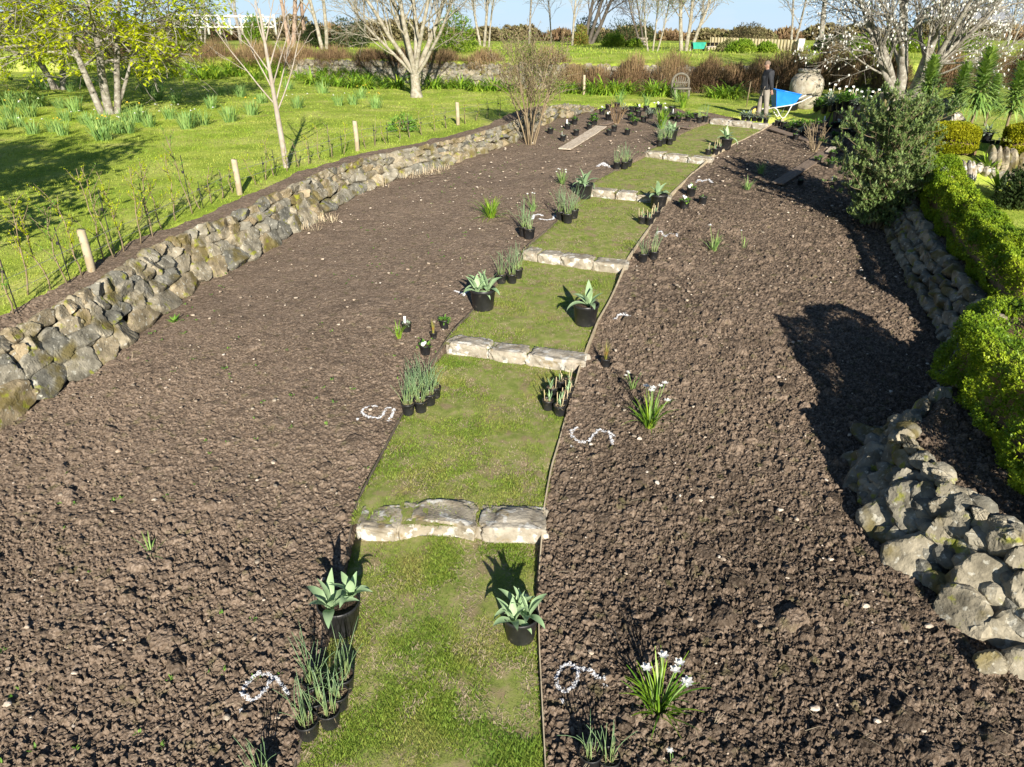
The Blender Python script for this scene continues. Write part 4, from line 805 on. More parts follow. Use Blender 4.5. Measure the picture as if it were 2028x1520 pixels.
for i, (px, py) in enumerate(sorted(DL)):
    k = int(R.integers(5)); p = at(px, py); s = .9+.45*R.random(); lab = f"daffodil clump with {['bluish leaves','yellow blooms','dense bluish leaves','white blooms','loose bluish leaves'][k]}, {ORD[i]} from the left on the left lawn"
    if k not in use: use.add(k); o = dproto[k]; o.location = p; o.scale = (s, s, s); tag(o, lab, 'plant', 'daffodil clumps on the left lawn')
    else: dup(dproto[k], p, R.random()*6.28, s, lab, 'daffodil clumps on the left lawn')
# agapanthus along the back wall
R = np.random.default_rng(45); aproto = []
for k in range(4):
    o = thing('agapanthus', None, 'plant'); mb = MB(); n = 110; B, a = disc(R, n, .26, .0); add_blades(mb, B, a+R.normal(size=n)*.4, rnd(R, n, .55, 1.0), rnd(R, n, .04, .06), rnd(R, n, .1, .95), rnd(R, n, 1.0, 2.3), n=5, base=.8, tip=.25); mb.build('foliage', M['agap'], o); aproto.append(o)
AG = [(20,135),(60,132),(150,130),(185,138),(262,150),(290,152),(318,150),(345,152),(372,155),(398,158),(425,157),(450,152),(478,150),(505,160),(530,156),(560,152),(300,140),(340,140),(380,140),(420,142),(455,138),(490,138),(525,140),(560,138),(595,160),(620,166),(648,170),(672,172),(700,174),(725,176),(640,150),(670,152),(700,155),(735,160),(760,172),(785,176),(860,176),(890,176),(915,176),(945,180),(975,180),(1005,182),(1110,184),(1130,185),(1175,187),(1200,188),(1222,188),(1240,186),(1292,190),(1310,192),(1328,190),(1412,194),(1432,195),(1452,194)]
for i, (px, py) in enumerate(sorted(AG)):
    p = at(px, py); k = i % 4; s = .85+.35*R.random(); lab = f"glossy agapanthus clump, {ORD[i]} from the left below the back wall"
    if i < 4: o = aproto[k]; o.location = p; o.scale = (s, s, s); tag(o, lab, 'plant', 'agapanthus row below the back wall')
    else: dup(aproto[k], p, R.random()*6.28, s, lab, 'agapanthus row below the back wall')
# ------------------------------------------------------------------ planks lying on the beds
def plank(corners, m, label, th=.03):
    P = np.array([at(*c)[:2] for c in corners]); a = (P[0]+P[1])/2; b = (P[2]+P[3])/2; wd = (np.linalg.norm(P[0]-P[1])+np.linalg.norm(P[2]-P[3]))/2; c = (a+b)/2; L = np.linalg.norm(b-a); an = math.atan2(b[1]-a[1], b[0]-a[0])
    za = bed(a[1])+.055; zb_ = bed(b[1])+.055; mb = MB(); n = 14; xs = np.linspace(-L/2, L/2, n); R = np.random.default_rng(int(L*100))
    jt = (R.random((n, 2))-.5)*.012; sag = .01*np.cos(xs/L*pi)
    V = []
    for i, x in enumerate(xs):
        for (y, z) in ((-wd/2+jt[i, 0], -th/2), (wd/2+jt[i, 1], -th/2), (wd/2+jt[i, 1], th/2), (-wd/2+jt[i, 0], th/2)): V.append((x, y, z-sag[i]))
    i = np.arange(n-1)[:, None]*4; q = np.concatenate([np.stack([i[:, 0]+a_, i[:, 0]+b_, i[:, 0]+4+b_, i[:, 0]+4+a_], -1) for a_, b_ in ((0,1),(1,2),(2,3),(3,0))]+[np.array([[3,2,1,0],[4*n-4,4*n-3,4*n-2,4*n-1]])])
    mb.add(V, q=q); o = mb.build('plank', M[m], smooth=False); o.location = (c[0], c[1], (za+zb_)/2); o.rotation_euler = (0, -math.atan2(zb_-za, L), an)
    return tag(o, label, 'plank')
plank([(1110,297),(1126,302),(1197,256),(1184,252)], 'wood', 'pale new board lying on the left bed near the multi-stemmed shrub')
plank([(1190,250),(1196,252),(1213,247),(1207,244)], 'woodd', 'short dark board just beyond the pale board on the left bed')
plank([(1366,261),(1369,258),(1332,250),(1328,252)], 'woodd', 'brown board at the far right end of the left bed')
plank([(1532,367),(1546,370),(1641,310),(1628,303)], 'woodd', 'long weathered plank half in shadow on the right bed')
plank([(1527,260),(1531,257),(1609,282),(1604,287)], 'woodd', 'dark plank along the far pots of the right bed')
plank([(1634,306),(1645,308),(1655,297),(1645,294)], 'wood', 'short board end behind the long weathered plank')
# ------------------------------------------------------------------ wire fence on the left bank: posts, wire, hedge whips
fo = thing('wire_fence', 'low wire fence with five peeled white wooden posts on the left bank', 'fence', at(474, 384))
FP = [(182,537,455),(475,386,316),(708,299,240),(907,248,203),(1156,188,149)]; tops = []; R = np.random.default_rng(3)
base0 = np.array(fo.location)
for i, (px, py, ty) in enumerate(FP):
    p = at(px, py); h = up(p, ty); mb = MB(); r = .058; P = [(0, 0, -.15), (.004, 0, h*.4), (-.004, 0, h-.02), (0, 0, h)]
    mb.tube(P, [r*1.05, r, r, r*.9], 14, .5); o = mb.build('post', M['post'], fo, loc=p-base0); tops.append(p+(0, 0, h*.42))
mb = MB(); Pn = [at(-60, 668)+(0, 0, .3)]+tops
for hgt in (0.0, .18):
    P = []
    for a, b in zip(Pn[:-1], Pn[1:]):
        for t in np.linspace(0, 1, 8)[:-1]: P.append(a*(1-t)+b*t+(0, 0, hgt-.03*sin(pi*t)))
    mb.tube(np.array(P+[Pn[-1]+(0, 0, hgt)])-base0, .004, 4)
mb.build('wire', M['wire'], fo)
WH = [(28,622,1),(57,585,1),(98,575,1),(133,560,1),(162,545,1),(204,501+16,1),(223,512,1),(249,499,1),(278,484,1),(302,470,1),(324,455,1),(350,438,1),(376,424,1),(398,414,0),(420,405,0),(440,394,0),(462,382,0),(505,367,0),(527,358,0),(543,349,0),(566,341,0),(590,332,0),(612,325,0),(634,318,0),(656,312,0),(680,306,0),(722,296,0),(744,290,0),(766,285,0),(790,279,0),(812,274,0),(836,268,0),(860,261,0),(884,254,0),(922,246,0),(944,240,0),(966,236,0),(988,231,0),(1086,206,0),(1110,200,0)]
cnt = 0; seg = -1
near = ['left of the nearest fence post', 'between the two nearest fence posts', 'between the second and third fence posts', 'between the third and fourth fence posts', 'between the two farthest fence posts']
for i, (px, py, tall) in enumerate(WH):
    s_ = sum(px > f[0] for f in FP[:4]); cnt = cnt+1 if s_ == seg else 1; seg = s_
    R = np.random.default_rng(900+i); p = at(px, py); o = thing('hedge_whip', f"{'leafing' if tall else 'bare'} hedge whip on the left bank, {ORD[cnt-1]} {near[s_]}", 'sapling', p, group='young hedge whips along the wire fence')
    hgt = (1.05+.35*R.random()) if tall else (.55+.3*R.random()); n = 8; t = np.linspace(0, 1, n); w = np.cumsum(R.normal(size=(n, 2))*.018, 0); le = R.normal(size=2)*.08
    P = np.stack([w[:, 0]+le[0]*t, w[:, 1]+le[1]*t, t*hgt-.02], -1); mb = MB(); mb.tube(P, np.linspace(.013, .004, n), 5, .6); tips = []
    for q in range(9 if tall else 4):
        k = R.integers(2, n-1); d = R.random()*6.28; l = (.16+.28*R.random())*(1 if tall else .6); s0 = P[k]; e = s0+np.array((cos(d)*l*.6, sin(d)*l*.6, l*.8)); m_ = (s0+e)/2+R.normal(size=3)*.02
        mb.tube([s0, m_, e], [.006, .004, .002], 4, .4); tips += [s0*(1-u)+e*u for u in R.random(9)]
    tips += [P[k]*(1-u)+P[k+1]*u for k in range(2, n-1) for u in R.random(2)]
    mb.build('stem', M['canes'], o); tips = np.array(tips); m_ = len(tips)*(4 if tall else 2); B = np.repeat(tips, 4 if tall else 2, 0)+R.normal(size=(m_, 3))*.012; mb = MB()
    add_blades(mb, B, R.random(m_)*6.28, rnd(R, m_, .018, .035), rnd(R, m_, .012, .022), rnd(R, m_, .3, 1.4), rnd(R, m_, 0, .8), n=2, base=.3, tip=.2, peak=.5); mb.build('leaves', M['maple' if i % 3 else 'leafy'], o)
    if i % 3 == 0 or (not tall and i % 3 == 1):
        mb = MB(); sx = .035*(1 if R.random() < .5 else -1); hs = hgt*(.55+.25*R.random()) if tall else .42+.18*R.random(); mb.tube([(sx, .03, -.05), (sx*.8, .02, hs)], [.008, .007], 6, .1)
        mb.lathe([(.022, hs*.72-.02), (.024, hs*.72), (.022, hs*.72+.02)], 8, (sx*.5, .01, 0)); mb.build('stake', M['tie'], o)
# ------------------------------------------------------------------ hedges and shrubs
def shoots(mb, P, D, R, n=7, l=.026, w=.015, step=.05):
    """leafy shoot tips at P pointing along D"""
    N = len(P); k = np.tile(np.arange(n), N); B = np.repeat(P, n, 0)+np.repeat(D, n, 0)*(k/n*step)[:, None]+R.normal(size=(N*n, 3))*.006
    az = R.random(N*n)*6.283; th = .4+.9*R.random(N*n)
    add_blades(mb, B, az, l*(.7+.6*R.random(N*n)), w*(.7+.6*R.random(N*n)), th, .5*R.random(N*n), n=2, base=.35, tip=.15, peak=.5, tint=np.clip(np.repeat(R.random(N), n)*.7+.3*R.random(N*n), 0, 1))
def hedge(name, label, line, w, h, nsh, m, seed, l=.026, wd=.015, zfun=None, core='twig', lump=.10, lumps=2.2, group=None):
    R = np.random.default_rng(seed); L = np.asarray(line, float); sg = np.linalg.norm(np.diff(L, axis=0), axis=1); S = np.concatenate([[0], np.cumsum(sg)])
    s = R.random(nsh)*S[-1]; a = -.8+(pi+1.6)*R.random(nsh); x = np.interp(s, S, L[:, 0]); y = np.interp(s, S, L[:, 1])
    tx = np.interp(s+.05, S, L[:, 0])-np.interp(s-.05, S, L[:, 0]); ty = np.interp(s+.05, S, L[:, 1])-np.interp(s-.05, S, L[:, 1]); q = np.hypot(tx, ty); nx, ny = ty/q, -tx/q
    e = .55; cx = np.sign(np.cos(a))*np.abs(np.cos(a))**e; cz = np.sign(np.sin(a))*np.abs(np.sin(a))**e
    rr = 1+lump*2*(fbm(s*lumps+3, a*1.3, seed, 3)-.5)*2 - .12*R.random(nsh)**2
    endf = np.clip(np.minimum(s, S[-1]-s)/(w*.45), 0, 1)**.5
    ox = cx*w/2*rr*(.35+.65*endf); oz = h*.42+cz*h*np.where(cz > 0, .58, .42)*rr*(.6+.4*endf)
    zb = zfun(x, y) if zfun else H(x, y); zb = zb if np.ndim(zb) else np.full(nsh, zb)
    P = np.stack([x+nx*ox, y+ny*ox, zb+np.maximum(oz, .03)], -1); D = np.stack([nx*cx, ny*cx, cz*.6+.6], -1)+R.normal(size=(nsh, 3))*.25; D /= np.linalg.norm(D, axis=1)[:, None]
    o = thing(name, label, 'hedge', (0, 0, 0), group=group); mb = MB(); shoots(mb, P, D, R, 7, l, wd); mb.build('foliage', M[m], o, smooth=False)
    mb = MB(); ns_ = max(6, int(S[-1]/.15)); ts = np.linspace(0, S[-1], ns_); px = np.interp(ts, S, L[:, 0]); py = np.interp(ts, S, L[:, 1])
    V = []; na = 12
    for i in range(ns_):
        j = min(i, ns_-2); d = np.array((px[j+1]-px[j], py[j+1]-py[j])); d /= np.linalg.norm(d); ef = min(1, max(.25, (min(ts[i], S[-1]-ts[i]))/(w*.4)))
        z0 = float(np.mean(zfun(px[i:i+1], py[i:i+1]))) if zfun else Hs(px[i], py[i])
        for k in range(na):
            an = k/(na-1)*pi; V.append((px[i]+d[1]*cos(an)*w*.36*ef, py[i]-d[0]*cos(an)*w*.36*ef, z0+.02+sin(an)**.6*h*.80*ef))
    i = np.arange(ns_-1)[:, None]*na+np.arange(na-1)[None]; mb.add(V, q=np.stack([i, i+1, i+na+1, i+na], -1).reshape(-1, 4)); mb.build('twigs', M[core], o)
    for c in o.children: pass
    return o
zt = lambda dz: (lambda x, y: bed(y)+dz)
yy = np.array([2.2, 3.2, 4.2, 5.2, 6.2, 7.1, 7.75]); hedge('box_hedge', 'bright yellow-green box hedge nearest the camera, above the boulder wall', np.stack([np.interp(yy, [2, 3, 5, 6.5, 7.8], [5.12, 4.97, 5.0, 5.14, 5.6]), yy], -1), 1.1, .86, 24000, 'box', 3, zfun=zt(.62), lump=.24, lumps=2.4, l=.027, wd=.016)
yy = np.linspace(8.7, 15.5, 16); hedge('box_hedge', 'long trimmed box hedge curving along the top of the shaded stone wall', np.stack([np.interp(yy, WR[:, 1], WR[:, 0])+.74+.02*(yy-9), yy], -1), .58, .74, 18000, 'box', 4, l=.030, wd=.018, zfun=zt(.56), lump=.20, lumps=2.4)
def gl(p0, p1): a = at(*p0); b = at(*p1); return [tuple(a[:2]*(1-t)+b[:2]*t) for t in np.linspace(0, 1, 6)]
hedge('golden_hedge', 'clipped golden hedge under the middle echium', gl((1818,309),(1932,309)), .8, .60, 6000, 'gold', 5, l=.035, wd=.024, lump=.10, lumps=3)
hedge('golden_hedge', 'clipped golden hedge at the right edge of the photo', gl((1980,309),(2060,313)), .8, .66, 4000, 'gold', 6, l=.035, wd=.024, lump=.10, lumps=3)
# ------------------------------------------------------------------ branching trees
def branches(R, start, d, L, r, lev, spec, out):
    """recursive limbs; spec[level] = (children, length ratio, spread, wander, lift, radius ratio, from)"""
    n = [10, 8, 6, 5, 4, 4][lev] if lev < 6 else 4
    P = [np.asarray(start, float)]; d = np.asarray(d, float)/np.linalg.norm(d); wd, lf = spec[lev][3], spec[lev][4]
    for i in range(n):
        d = d+R.normal(size=3)*wd+np.array((0, 0, lf)); d /= np.linalg.norm(d); P.append(P[-1]+d*L/n)
    P = np.array(P); last = lev == len(spec)-1; rad = np.linspace(r, r*(.45 if not last else .3), n+1)
    out.append((P, rad, lev))
    if last: return
    nc, lr_, sp, _, _, rr, fr = spec[lev]; ph = R.random()*6.28
    for k in range(nc):
        t = fr+(1-fr)*(k+.4+.5*R.random())/nc; t = min(t, .99); i = int(t*n); f = t*n-i; p = P[i]*(1-f)+P[min(i+1, n)]*f; dd = P[min(i+1, n)]-P[i]; dd /= np.linalg.norm(dd)+1e-9
        a = np.cross(dd, (.3, .2, .9)); a /= np.linalg.norm(a)+1e-9; b = np.cross(dd, a); ph += 2.4+R.normal()*.4; s = sp*(.7+.6*R.random())
        nd = dd*cos(s)+(a*cos(ph)+b*sin(ph))*sin(s); branches(R, p, nd, L*lr_*(1.15-.45*t)*(.8+.4*R.random()), rad[min(i, n)]*rr*(.8+.3*R.random()), lev+1, spec, out)
def limb_mesh(out, lo, hi, name, m, o, minr=0.0):
    mb = MB()
    for P, r, lev in out:
        if lo <= lev <= hi: mb.tube(P, np.maximum(r, minr), [10, 7, 5, 4, 3, 3][lev], .3+.5*((id(P) >> 5) % 7)/7, cap=False)
    return mb.build(name, M[m], o)
def twig_pts(out, lev, R, per):
    Ps = [];
    for P, r, l in out:
        if l >= lev:
            t = R.random(per)*(len(P)-1.01); i = t.astype(int); f = (t-i)[:, None]; Ps.append(P[i]*(1-f)+P[i+1]*f)
    return np.concatenate(Ps)
def leaf_cloud(mb, B, R, l, w, n=1, jit=.05, droop=1.0):
    B = np.repeat(B, n, 0)+R.normal(size=(len(B)*n, 3))*jit; m = len(B)
    add_blades(mb, B, R.random(m)*6.283, l*(.6+.7*R.random(m)), w*(.6+.7*R.random(m)), .6*droop+1.3*R.random(m), .2+.7*R.random(m), n=2, base=.25, tip=.15, peak=.5, tint=np.clip(fbm(B[:, 0]*2, B[:, 1]*2+B[:, 2]*2, 7, 2)*.7+.4*R.random(m)-.05, 0, 1))
def tree(name, label, base, stems, spec, seed, bark='bark', group=None, minr=0.003, cat='tree', r0=None, split=1):
    R = np.random.default_rng(seed); o = thing(name, label, cat, base, group=group); out = []
    for (dx, dy, dirv, L, r) in stems: branches(R, (dx, dy, -.08), dirv, L, r, 0, spec, out)
    limb_mesh(out, 0, split, 'trunk', bark, o, minr); limb_mesh(out, split+1, 9, 'branches', bark, o, minr)
    return o, out, R
# multi-stemmed shrub at the left wall
p = at(1050, 285); o, out, R = tree('tall_shrub', 'tall vase-shaped half-leafless shrub growing against the left wall', p, [(R_*cos(a)*.1, R_*sin(a)*.1, (cos(a)*.30*R_, sin(a)*.30*R_, 1), 2.5, .022) for a, R_ in [(0,.3),(.7,1),(1.4,.8),(2.1,1.1),(2.8,.7),(3.5,1),(4.2,.9),(4.9,1.1),(5.6,.8),(6.0,1.2),(1.0,.5),(3.0,.4),(5.0,.5)]], [(7,.42,.55,.05,.02,.6,.30),(6,.5,.6,.10,.05,.6,.2),(0,.6,.6,.12,.05,.6,.2)], 51, 'canes', minr=.005, cat='shrub')
B = twig_pts(out, 1, R, 7); B = B[B[:, 2] > .9]; mb = MB(); leaf_cloud(mb, B, R, .055, .018, 2, .04, .6); mb.build('leaves', M['scrub'], o)
B = B[R.random(len(B)) < .35]; B = B[B[:, 2] > 1.4]; mb = MB(); leaf_cloud(mb, B, R, .05, .018, 2, .04, .6); mb.build('young_leaves', M['shrub'], o)
# glossy evergreen on the right
p = at(1722, 452); p[0] += .1; o, out, R = tree('glossy_bush', 'big glossy dark-leaved evergreen bush shading the right bed', p, [(cos(a)*.1*q, sin(a)*.1*q, (cos(a)*q*.21+.08, sin(a)*q*.21+.05, 1), 1.95, .03) for a, q in [(0,.9),(.8,1.1),(1.6,.9),(2.4,1.0),(3.1,.95),(3.9,1.0),(4.6,1.1),(5.4,1.0),(.3,.3),(3.0,.5)]], [(7,.55,.75,.05,.02,.55,.14),(6,.5,.75,.10,.04,.6,.2),(0,.6,.6,.12,.05,.6,.2)], 52, 'canes', minr=.004, cat='shrub')
tips = np.array([P[-1] for P, r, l in out if l >= 1]); dirs = np.array([P[-1]-P[-2] for P, r, l in out if l >= 1]); dirs /= np.linalg.norm(dirs, axis=1)[:, None]
extra = twig_pts(out, 1, R, 8); mb = MB(); k = len(tips); Pt = np.concatenate([tips, extra]); Dt = np.concatenate([dirs, R.normal(size=(len(extra), 3))*.4+(0, 0, .6)])
low = R.random((900, 3)); th_ = low[:, 0]*6.283; rr_ = .62*np.sqrt(low[:, 1]); lowp = np.stack([rr_*np.cos(th_), rr_*np.sin(th_), .12+.75*low[:, 2]], -1); Pt = np.concatenate([Pt, lowp]); Dt = np.concatenate([Dt, np.stack([np.cos(th_), np.sin(th_), np.full(900, .6)], -1)])
shoots(mb, Pt, Dt, R, 9, .072, .030, .08); mb.build('leaves', M['olive'], o); o.scale = (.84, .84, 1.0)
# bare stick roses
def sticks(px, py, hpx, label, seed, n=12, m='canes'):
    p = at(px, py); h = hpx*dep(p)/FPX/.93; tree('bare_shrub', label, p, [(.04*cos(a), .04*sin(a), (cos(a)*.35, sin(a)*.35, 1), h*(.7+.4*((i*37) % 10)/10), .012) for i, a in enumerate(np.arange(n)*2.4)], [(3,.4,.4,.05,.02,.6,.4),(0,.5,.5,.08,.02,.6,.3)], seed, m, minr=.006, cat='shrub')
sticks(1221, 246, 40, 'bare brown-stemmed shrub among the far pots of the left bed', 61, 12, 'twig'); sticks(1612, 300, 50, 'bundle of bare tan stems behind the long plank on the right bed', 62, 16)
# left lawn trees with spring leaves
mspec = [(10,.75,1.05,.04,.02,.42,.30),(7,.55,.75,.08,-.03,.5,.2),(6,.5,.7,.12,-.05,.5,.2),(0,.5,.6,.14,-.05,.5,.2)]
for px, py, stems, lab, seed in [(217, 226, [(-.25,0,(-.22,.0,1),4.6,.125),(.05,-.05,(.03,-.02,1),5.0,.15),(.20,.1,(.16,.12,1),4.6,.115),(.1,.15,(.6,.3,1),3.8,.07)], 'three-stemmed tree with fresh yellow-green leaves on the left lawn', 71), (117, 178, [(-.2,0,(-.16,0,1),5.0,.14),(.2,0,(.10,.1,1),5.2,.14),(0,.1,(-.6,.2,1),4.2,.08)], 'two-trunked tree with fresh yellow-green leaves farther back at the left edge', 72)]:
    p = at(px, py); o, out, R = tree('spring_tree', lab, p, stems, mspec, seed, 'bark', 'yellow-green trees on the left lawn', minr=.008)
    B = twig_pts(out, 2, R, 1); B = B[(B[:, 2] > 1.0) & (fbm(B[:, 0]*1.3+9, B[:, 1]*1.3+B[:, 2]*1.1, seed, 3) > .40)]; mb = MB(); nn = 9; leaf_cloud(mb, B, R, .19, .10, nn, .09, 1.2); mb.build('crown', M['maple'], o)
# third yellow tree just off the left edge, whose leaves reach into the picture and shade the lawn
o, out, R = tree('spring_tree', 'yellow-green tree mostly beyond the left edge of the photo', (-19.5, 27.5, Hs(-19.5, 27.5)), [(0,0,(.15,.0,1),5.5,.2),(.2,.1,(-.3,.2,1),5,.15)], mspec, 73, 'bark', 'yellow-green trees on the left lawn', minr=.008)
B = twig_pts(out, 2, R, 1); B = B[B[:, 2] > 1.0]; mb = MB(); leaf_cloud(mb, B, R, .19, .10, 8, .09, 1.2); mb.build('crown', M['maple'], o)
# the tree outside the frame that throws the broad shade over the near left lawn
for k, (tx, ty, lab) in enumerate([(-10.4, 8.0, 'dense evergreen tree outside the left edge shading the near lawn'), (-15.2, 9.0, 'second evergreen tree outside the left edge, farther left')]):
    o, out, R = tree('evergreen_tree', lab, (tx, ty, Hs(tx, ty)), [(0,0,(.0,.05,1),4.4,.2),(.1,0,(.22,.1,1),4.2,.13),(.1,0,(-.4,.1,1),4.2,.13)], [(10,.65,.95,.04,.02,.5,.15),(7,.5,.8,.08,.0,.5,.2),(0,.5,.7,.1,.0,.5,.2)], 74+k*7, 'darkbark')
    B = twig_pts(out, 1, R, 9); mb = MB(); leaf_cloud(mb, B, R, .26, .14, 3, .2, 1.0); mb.build('crown', M['dark'], o)
# central lichened bare tree
p = at(825, 193); o, out, R = tree('lichened_tree', 'bare white-barked lichened tree at the centre of the back lawn', p, [(0,0,(-.05,0,1),1.0,.30)], [(0,0,0,.01,0,.6,.6)], 81, 'pale', minr=.20)
R = np.random.default_rng(82); out = []
for dv, L, r in [((-.75,-.1,1),4.6,.105),((-.38,.3,1),5.0,.12),((-.12,-.3,1),5.4,.12),((.12,.2,1),5.4,.11),((.62,.1,1),4.6,.125),((.95,-.2,1.0),4.2,.08),((.3,-.35,1),5,.10),((-.95,.3,.9),4.0,.075)]: branches(R, (0, 0, .85), dv, L, r, 0, [(8,.55,.55,.05,.035,.42,.25),(7,.5,.65,.10,.02,.45,.2),(7,.5,.65,.13,.0,.5,.2),(0,.5,.6,.15,.0,.5,.2)], out)
limb_mesh(out, 0, 1, 'limbs', 'pale', o, .010); limb_mesh(out, 2, 9, 'branches', 'pale', o, .0055)
# slim birch by the fence
p = at(568, 332); o, out, R = tree('young_birch', 'slim white young birch with bare forked branches behind the fence', p, [(0,0,(-.03,.0,1),3.4,.075)], [(0,0,0,.008,.01,.6,.6)], 83, 'birch', minr=.006)
R = np.random.default_rng(84); out = []
trunk = lambda z: np.array((-.03*z, 0, z))
for z, dv, L in [(1.35,(-.72,0,1),1.9),(1.25,(.65,.1,1),1.8),(1.6,(-.6,.4,1),1.5),(1.8,(.5,-.3,1),1.4),(2.0,(-.55,-.2,1),1.3),(2.2,(.45,.2,1),1.2),(2.5,(-.4,.2,1),1.0),(2.7,(.4,0,1),.9),(3.0,(-.2,-.1,1),.7),(1.45,(.3,.6,1),1.5)]: branches(R, trunk(z), dv, L, .018, 0, [(3,.4,.5,.03,.03,.5,.35),(2,.5,.5,.06,.04,.6,.3),(0,.5,.5,.08,.02,.5,.3)], out)
limb_mesh(out, 0, 9, 'branches', 'birch', o, .0045)
# magnolia on the right
p = at(1792, 202); st = [(-.25,0,(-.62,-.1,1),4.2,.16),(-.1,.1,(-.12,.1,1),4.6,.20),(.1,-.1,(.12,-.2,1),4.6,.18),(.3,.0,(.60,.0,1),4.4,.18),(.2,.2,(.9,.2,1),4.6,.12),(-.2,-.2,(-.95,-.2,.9),4.2,.11),(0,-.2,(.1,-.55,1),3.8,.12)]
o, out, R = tree('magnolia', 'wide magnolia covered in white buds right of the urn', p, st, [(9,.6,.65,.05,.03,.42,.18),(7,.5,.65,.10,.0,.45,.2),(7,.5,.65,.13,.0,.5,.2),(0,.5,.6,.13,.02,.5,.2)], 85, 'bark', minr=.006)
B = np.concatenate([np.array([P[-1] for P, r, l in out if l >= 2]), twig_pts(out, 3, R, 1)]); B = B[R.random(len(B)) < .38]; mb = MB(); m = len(B); az = R.random(m)*6.28
for k in range(3): add_blades(mb, B, az+k*2.1, np.full(m, .075), np.full(m, .045), np.full(m, .25), np.full(m, .35), n=2, base=.5, tip=.3, peak=.5, tint=R.random(m))
mb.build('buds', M['white'], o)
B = twig_pts(out, 2, R, 1); B = B[R.random(len(B)) < .5]; mb = MB(); leaf_cloud(mb, B, R, .07, .03, 1, .05); mb.build('lichen', M['leafy'], o)
# ------------------------------------------------------------------ echiums
def echium(px, py, top, lab, seed):
    p = at(px, py); h = up(p, top); R = np.random.default_rng(seed); o = thing('echium', lab, 'plant', p, group='tall echiums on the right terrace'); mb = MB(); w = R.normal(size=2)*.04
    mb.tube([(0, 0, -.05), (w[0]*.5, w[1], h*.4), (w[0], w[1], h*.95)], [.035, .03, .015], 8, .4); mb.build('stem', M['canes'], o); mb = MB(); n = 520; t = R.random(n)**.9; z = h*(.36+.62*t); az = np.arange(n)*2.4
    L = h*(.07+.25*(1-t)**.6)*(.8+.4*R.random(n)); B = np.stack([np.full(n, w[0])*z/h, np.full(n, w[1])*z/h, z], -1)
    add_blades(mb, B, az, L, .045+.025*R.random(n), .45+.75*(1-t)+R.normal(size=n)*.1, .5+1.1*(1-t), n=5, base=.6, tip=.08, peak=.35, tint=np.clip(.35+.6*t+.2*R.normal(size=n), 0, 1)); mb.build('leaves', M['echium'], o)
echium(1815, 268, 115, 'tall leafy echium left of the others, in front of the magnolia trunk', 1); echium(1912, 285, 100, 'tallest echium, standing behind the clipped golden hedge', 2); echium(1872, 262, 126, 'narrower echium half hidden behind the tallest one', 3); echium(1985, 282, 128, 'isolated tall echium with a bare stem near the right edge', 4); echium(2030, 300, 228, 'short echium at the right edge above the golden hedge', 5); echium(1950, 250, 150, 'echium squeezed just right of the tallest one', 6)
# rosettes and low shrubs of the rockery
R = np.random.default_rng(91)
for px, py, s, lab in [(1952, 348, .42, 'pale echium rosette beside the low block wall'), (1972, 388, .46, 'larger pale rosette on the small right-hand lawn')]:
    p = at(px, py); o = thing('rosette_plant', lab, 'plant', p); mb = MB(); n = 34; add_blades(mb, np.repeat([[0, 0, .12]], n, 0), np.arange(n)*2.4, s*rnd(R, n, .7, 1.1), np.full(n, .06), rnd(R, n, .2, 1.3), rnd(R, n, .1, .7), n=5, base=.6, tip=.08); mb.build('leaves', M['shrub'], o)
    mb = MB(); mb.tube([(0, 0, -.05), (0, 0, .14)], [.03, .025], 7); mb.build('stem', M['canes'], o)
def mound(name, label, px, py, wpx, hpx, m, seed, n=2500, l=.05, w=.025, cat='shrub', group=None, twig=None, p=None):
    p = at(px, py) if p is None else p; s = dep(p)/FPX; rx = wpx*s/2; hz = hpx*s/.95; R = np.random.default_rng(seed); o = thing(name, label, cat, p, group=group)
    u = R.normal(size=(n, 3)); u /= np.linalg.norm(u, axis=1)[:, None]; u[:, 2] = np.abs(u[:, 2]); q = R.random(n)**.35; k = 1+.30*2*(fbm(u[:, 0]*2+seed, u[:, 1]*2+u[:, 2]*2, seed, 3)-.5)
    P = np.stack([u[:, 0]*rx*q*k, u[:, 1]*rx*.8*q*k, u[:, 2]*hz*q*k], -1)
    mb = MB()
    if twig:
        L = (.35+.35*R.random(n))*min(hz, rx)*.55; az = np.arctan2(u[:, 1], u[:, 0])+R.normal(size=n)*.7; th = np.arccos(np.clip(u[:, 2], -1, 1))*.8+R.normal(size=n)*.55
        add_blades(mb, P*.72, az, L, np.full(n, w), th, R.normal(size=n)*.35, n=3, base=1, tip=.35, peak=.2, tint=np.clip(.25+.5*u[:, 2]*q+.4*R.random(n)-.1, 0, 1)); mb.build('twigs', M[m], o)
    else:
        mb.V = []; shoots(mb, P, u*(1, 1, .5)+(0, 0, .5), R, 6, l, w, .1); mb.build('foliage', M[m], o)
        mb = MB()
        for a in np.arange(9)*2.4: mb.tube([(0, 0, -.05), (cos(a)*rx*.3, sin(a)*rx*.3, hz*.45), (cos(a)*rx*.55, sin(a)*rx*.5, hz*.75)], [.03, .02, .01], 5)
        mb.build('stems', M['twig'], o)
    return o
mound('fern_clump', 'dark shaded ground-hugging shrub at the right edge of the small lawn', 2020, 412, 90, 80, 'dark', 5, 900, .07, .03)
mound('small_bush', 'low bushy weed with reddish stems by the fence on the left lawn', 800, 262, 60, 30, 'leafy', 6, 260, .06, .03)
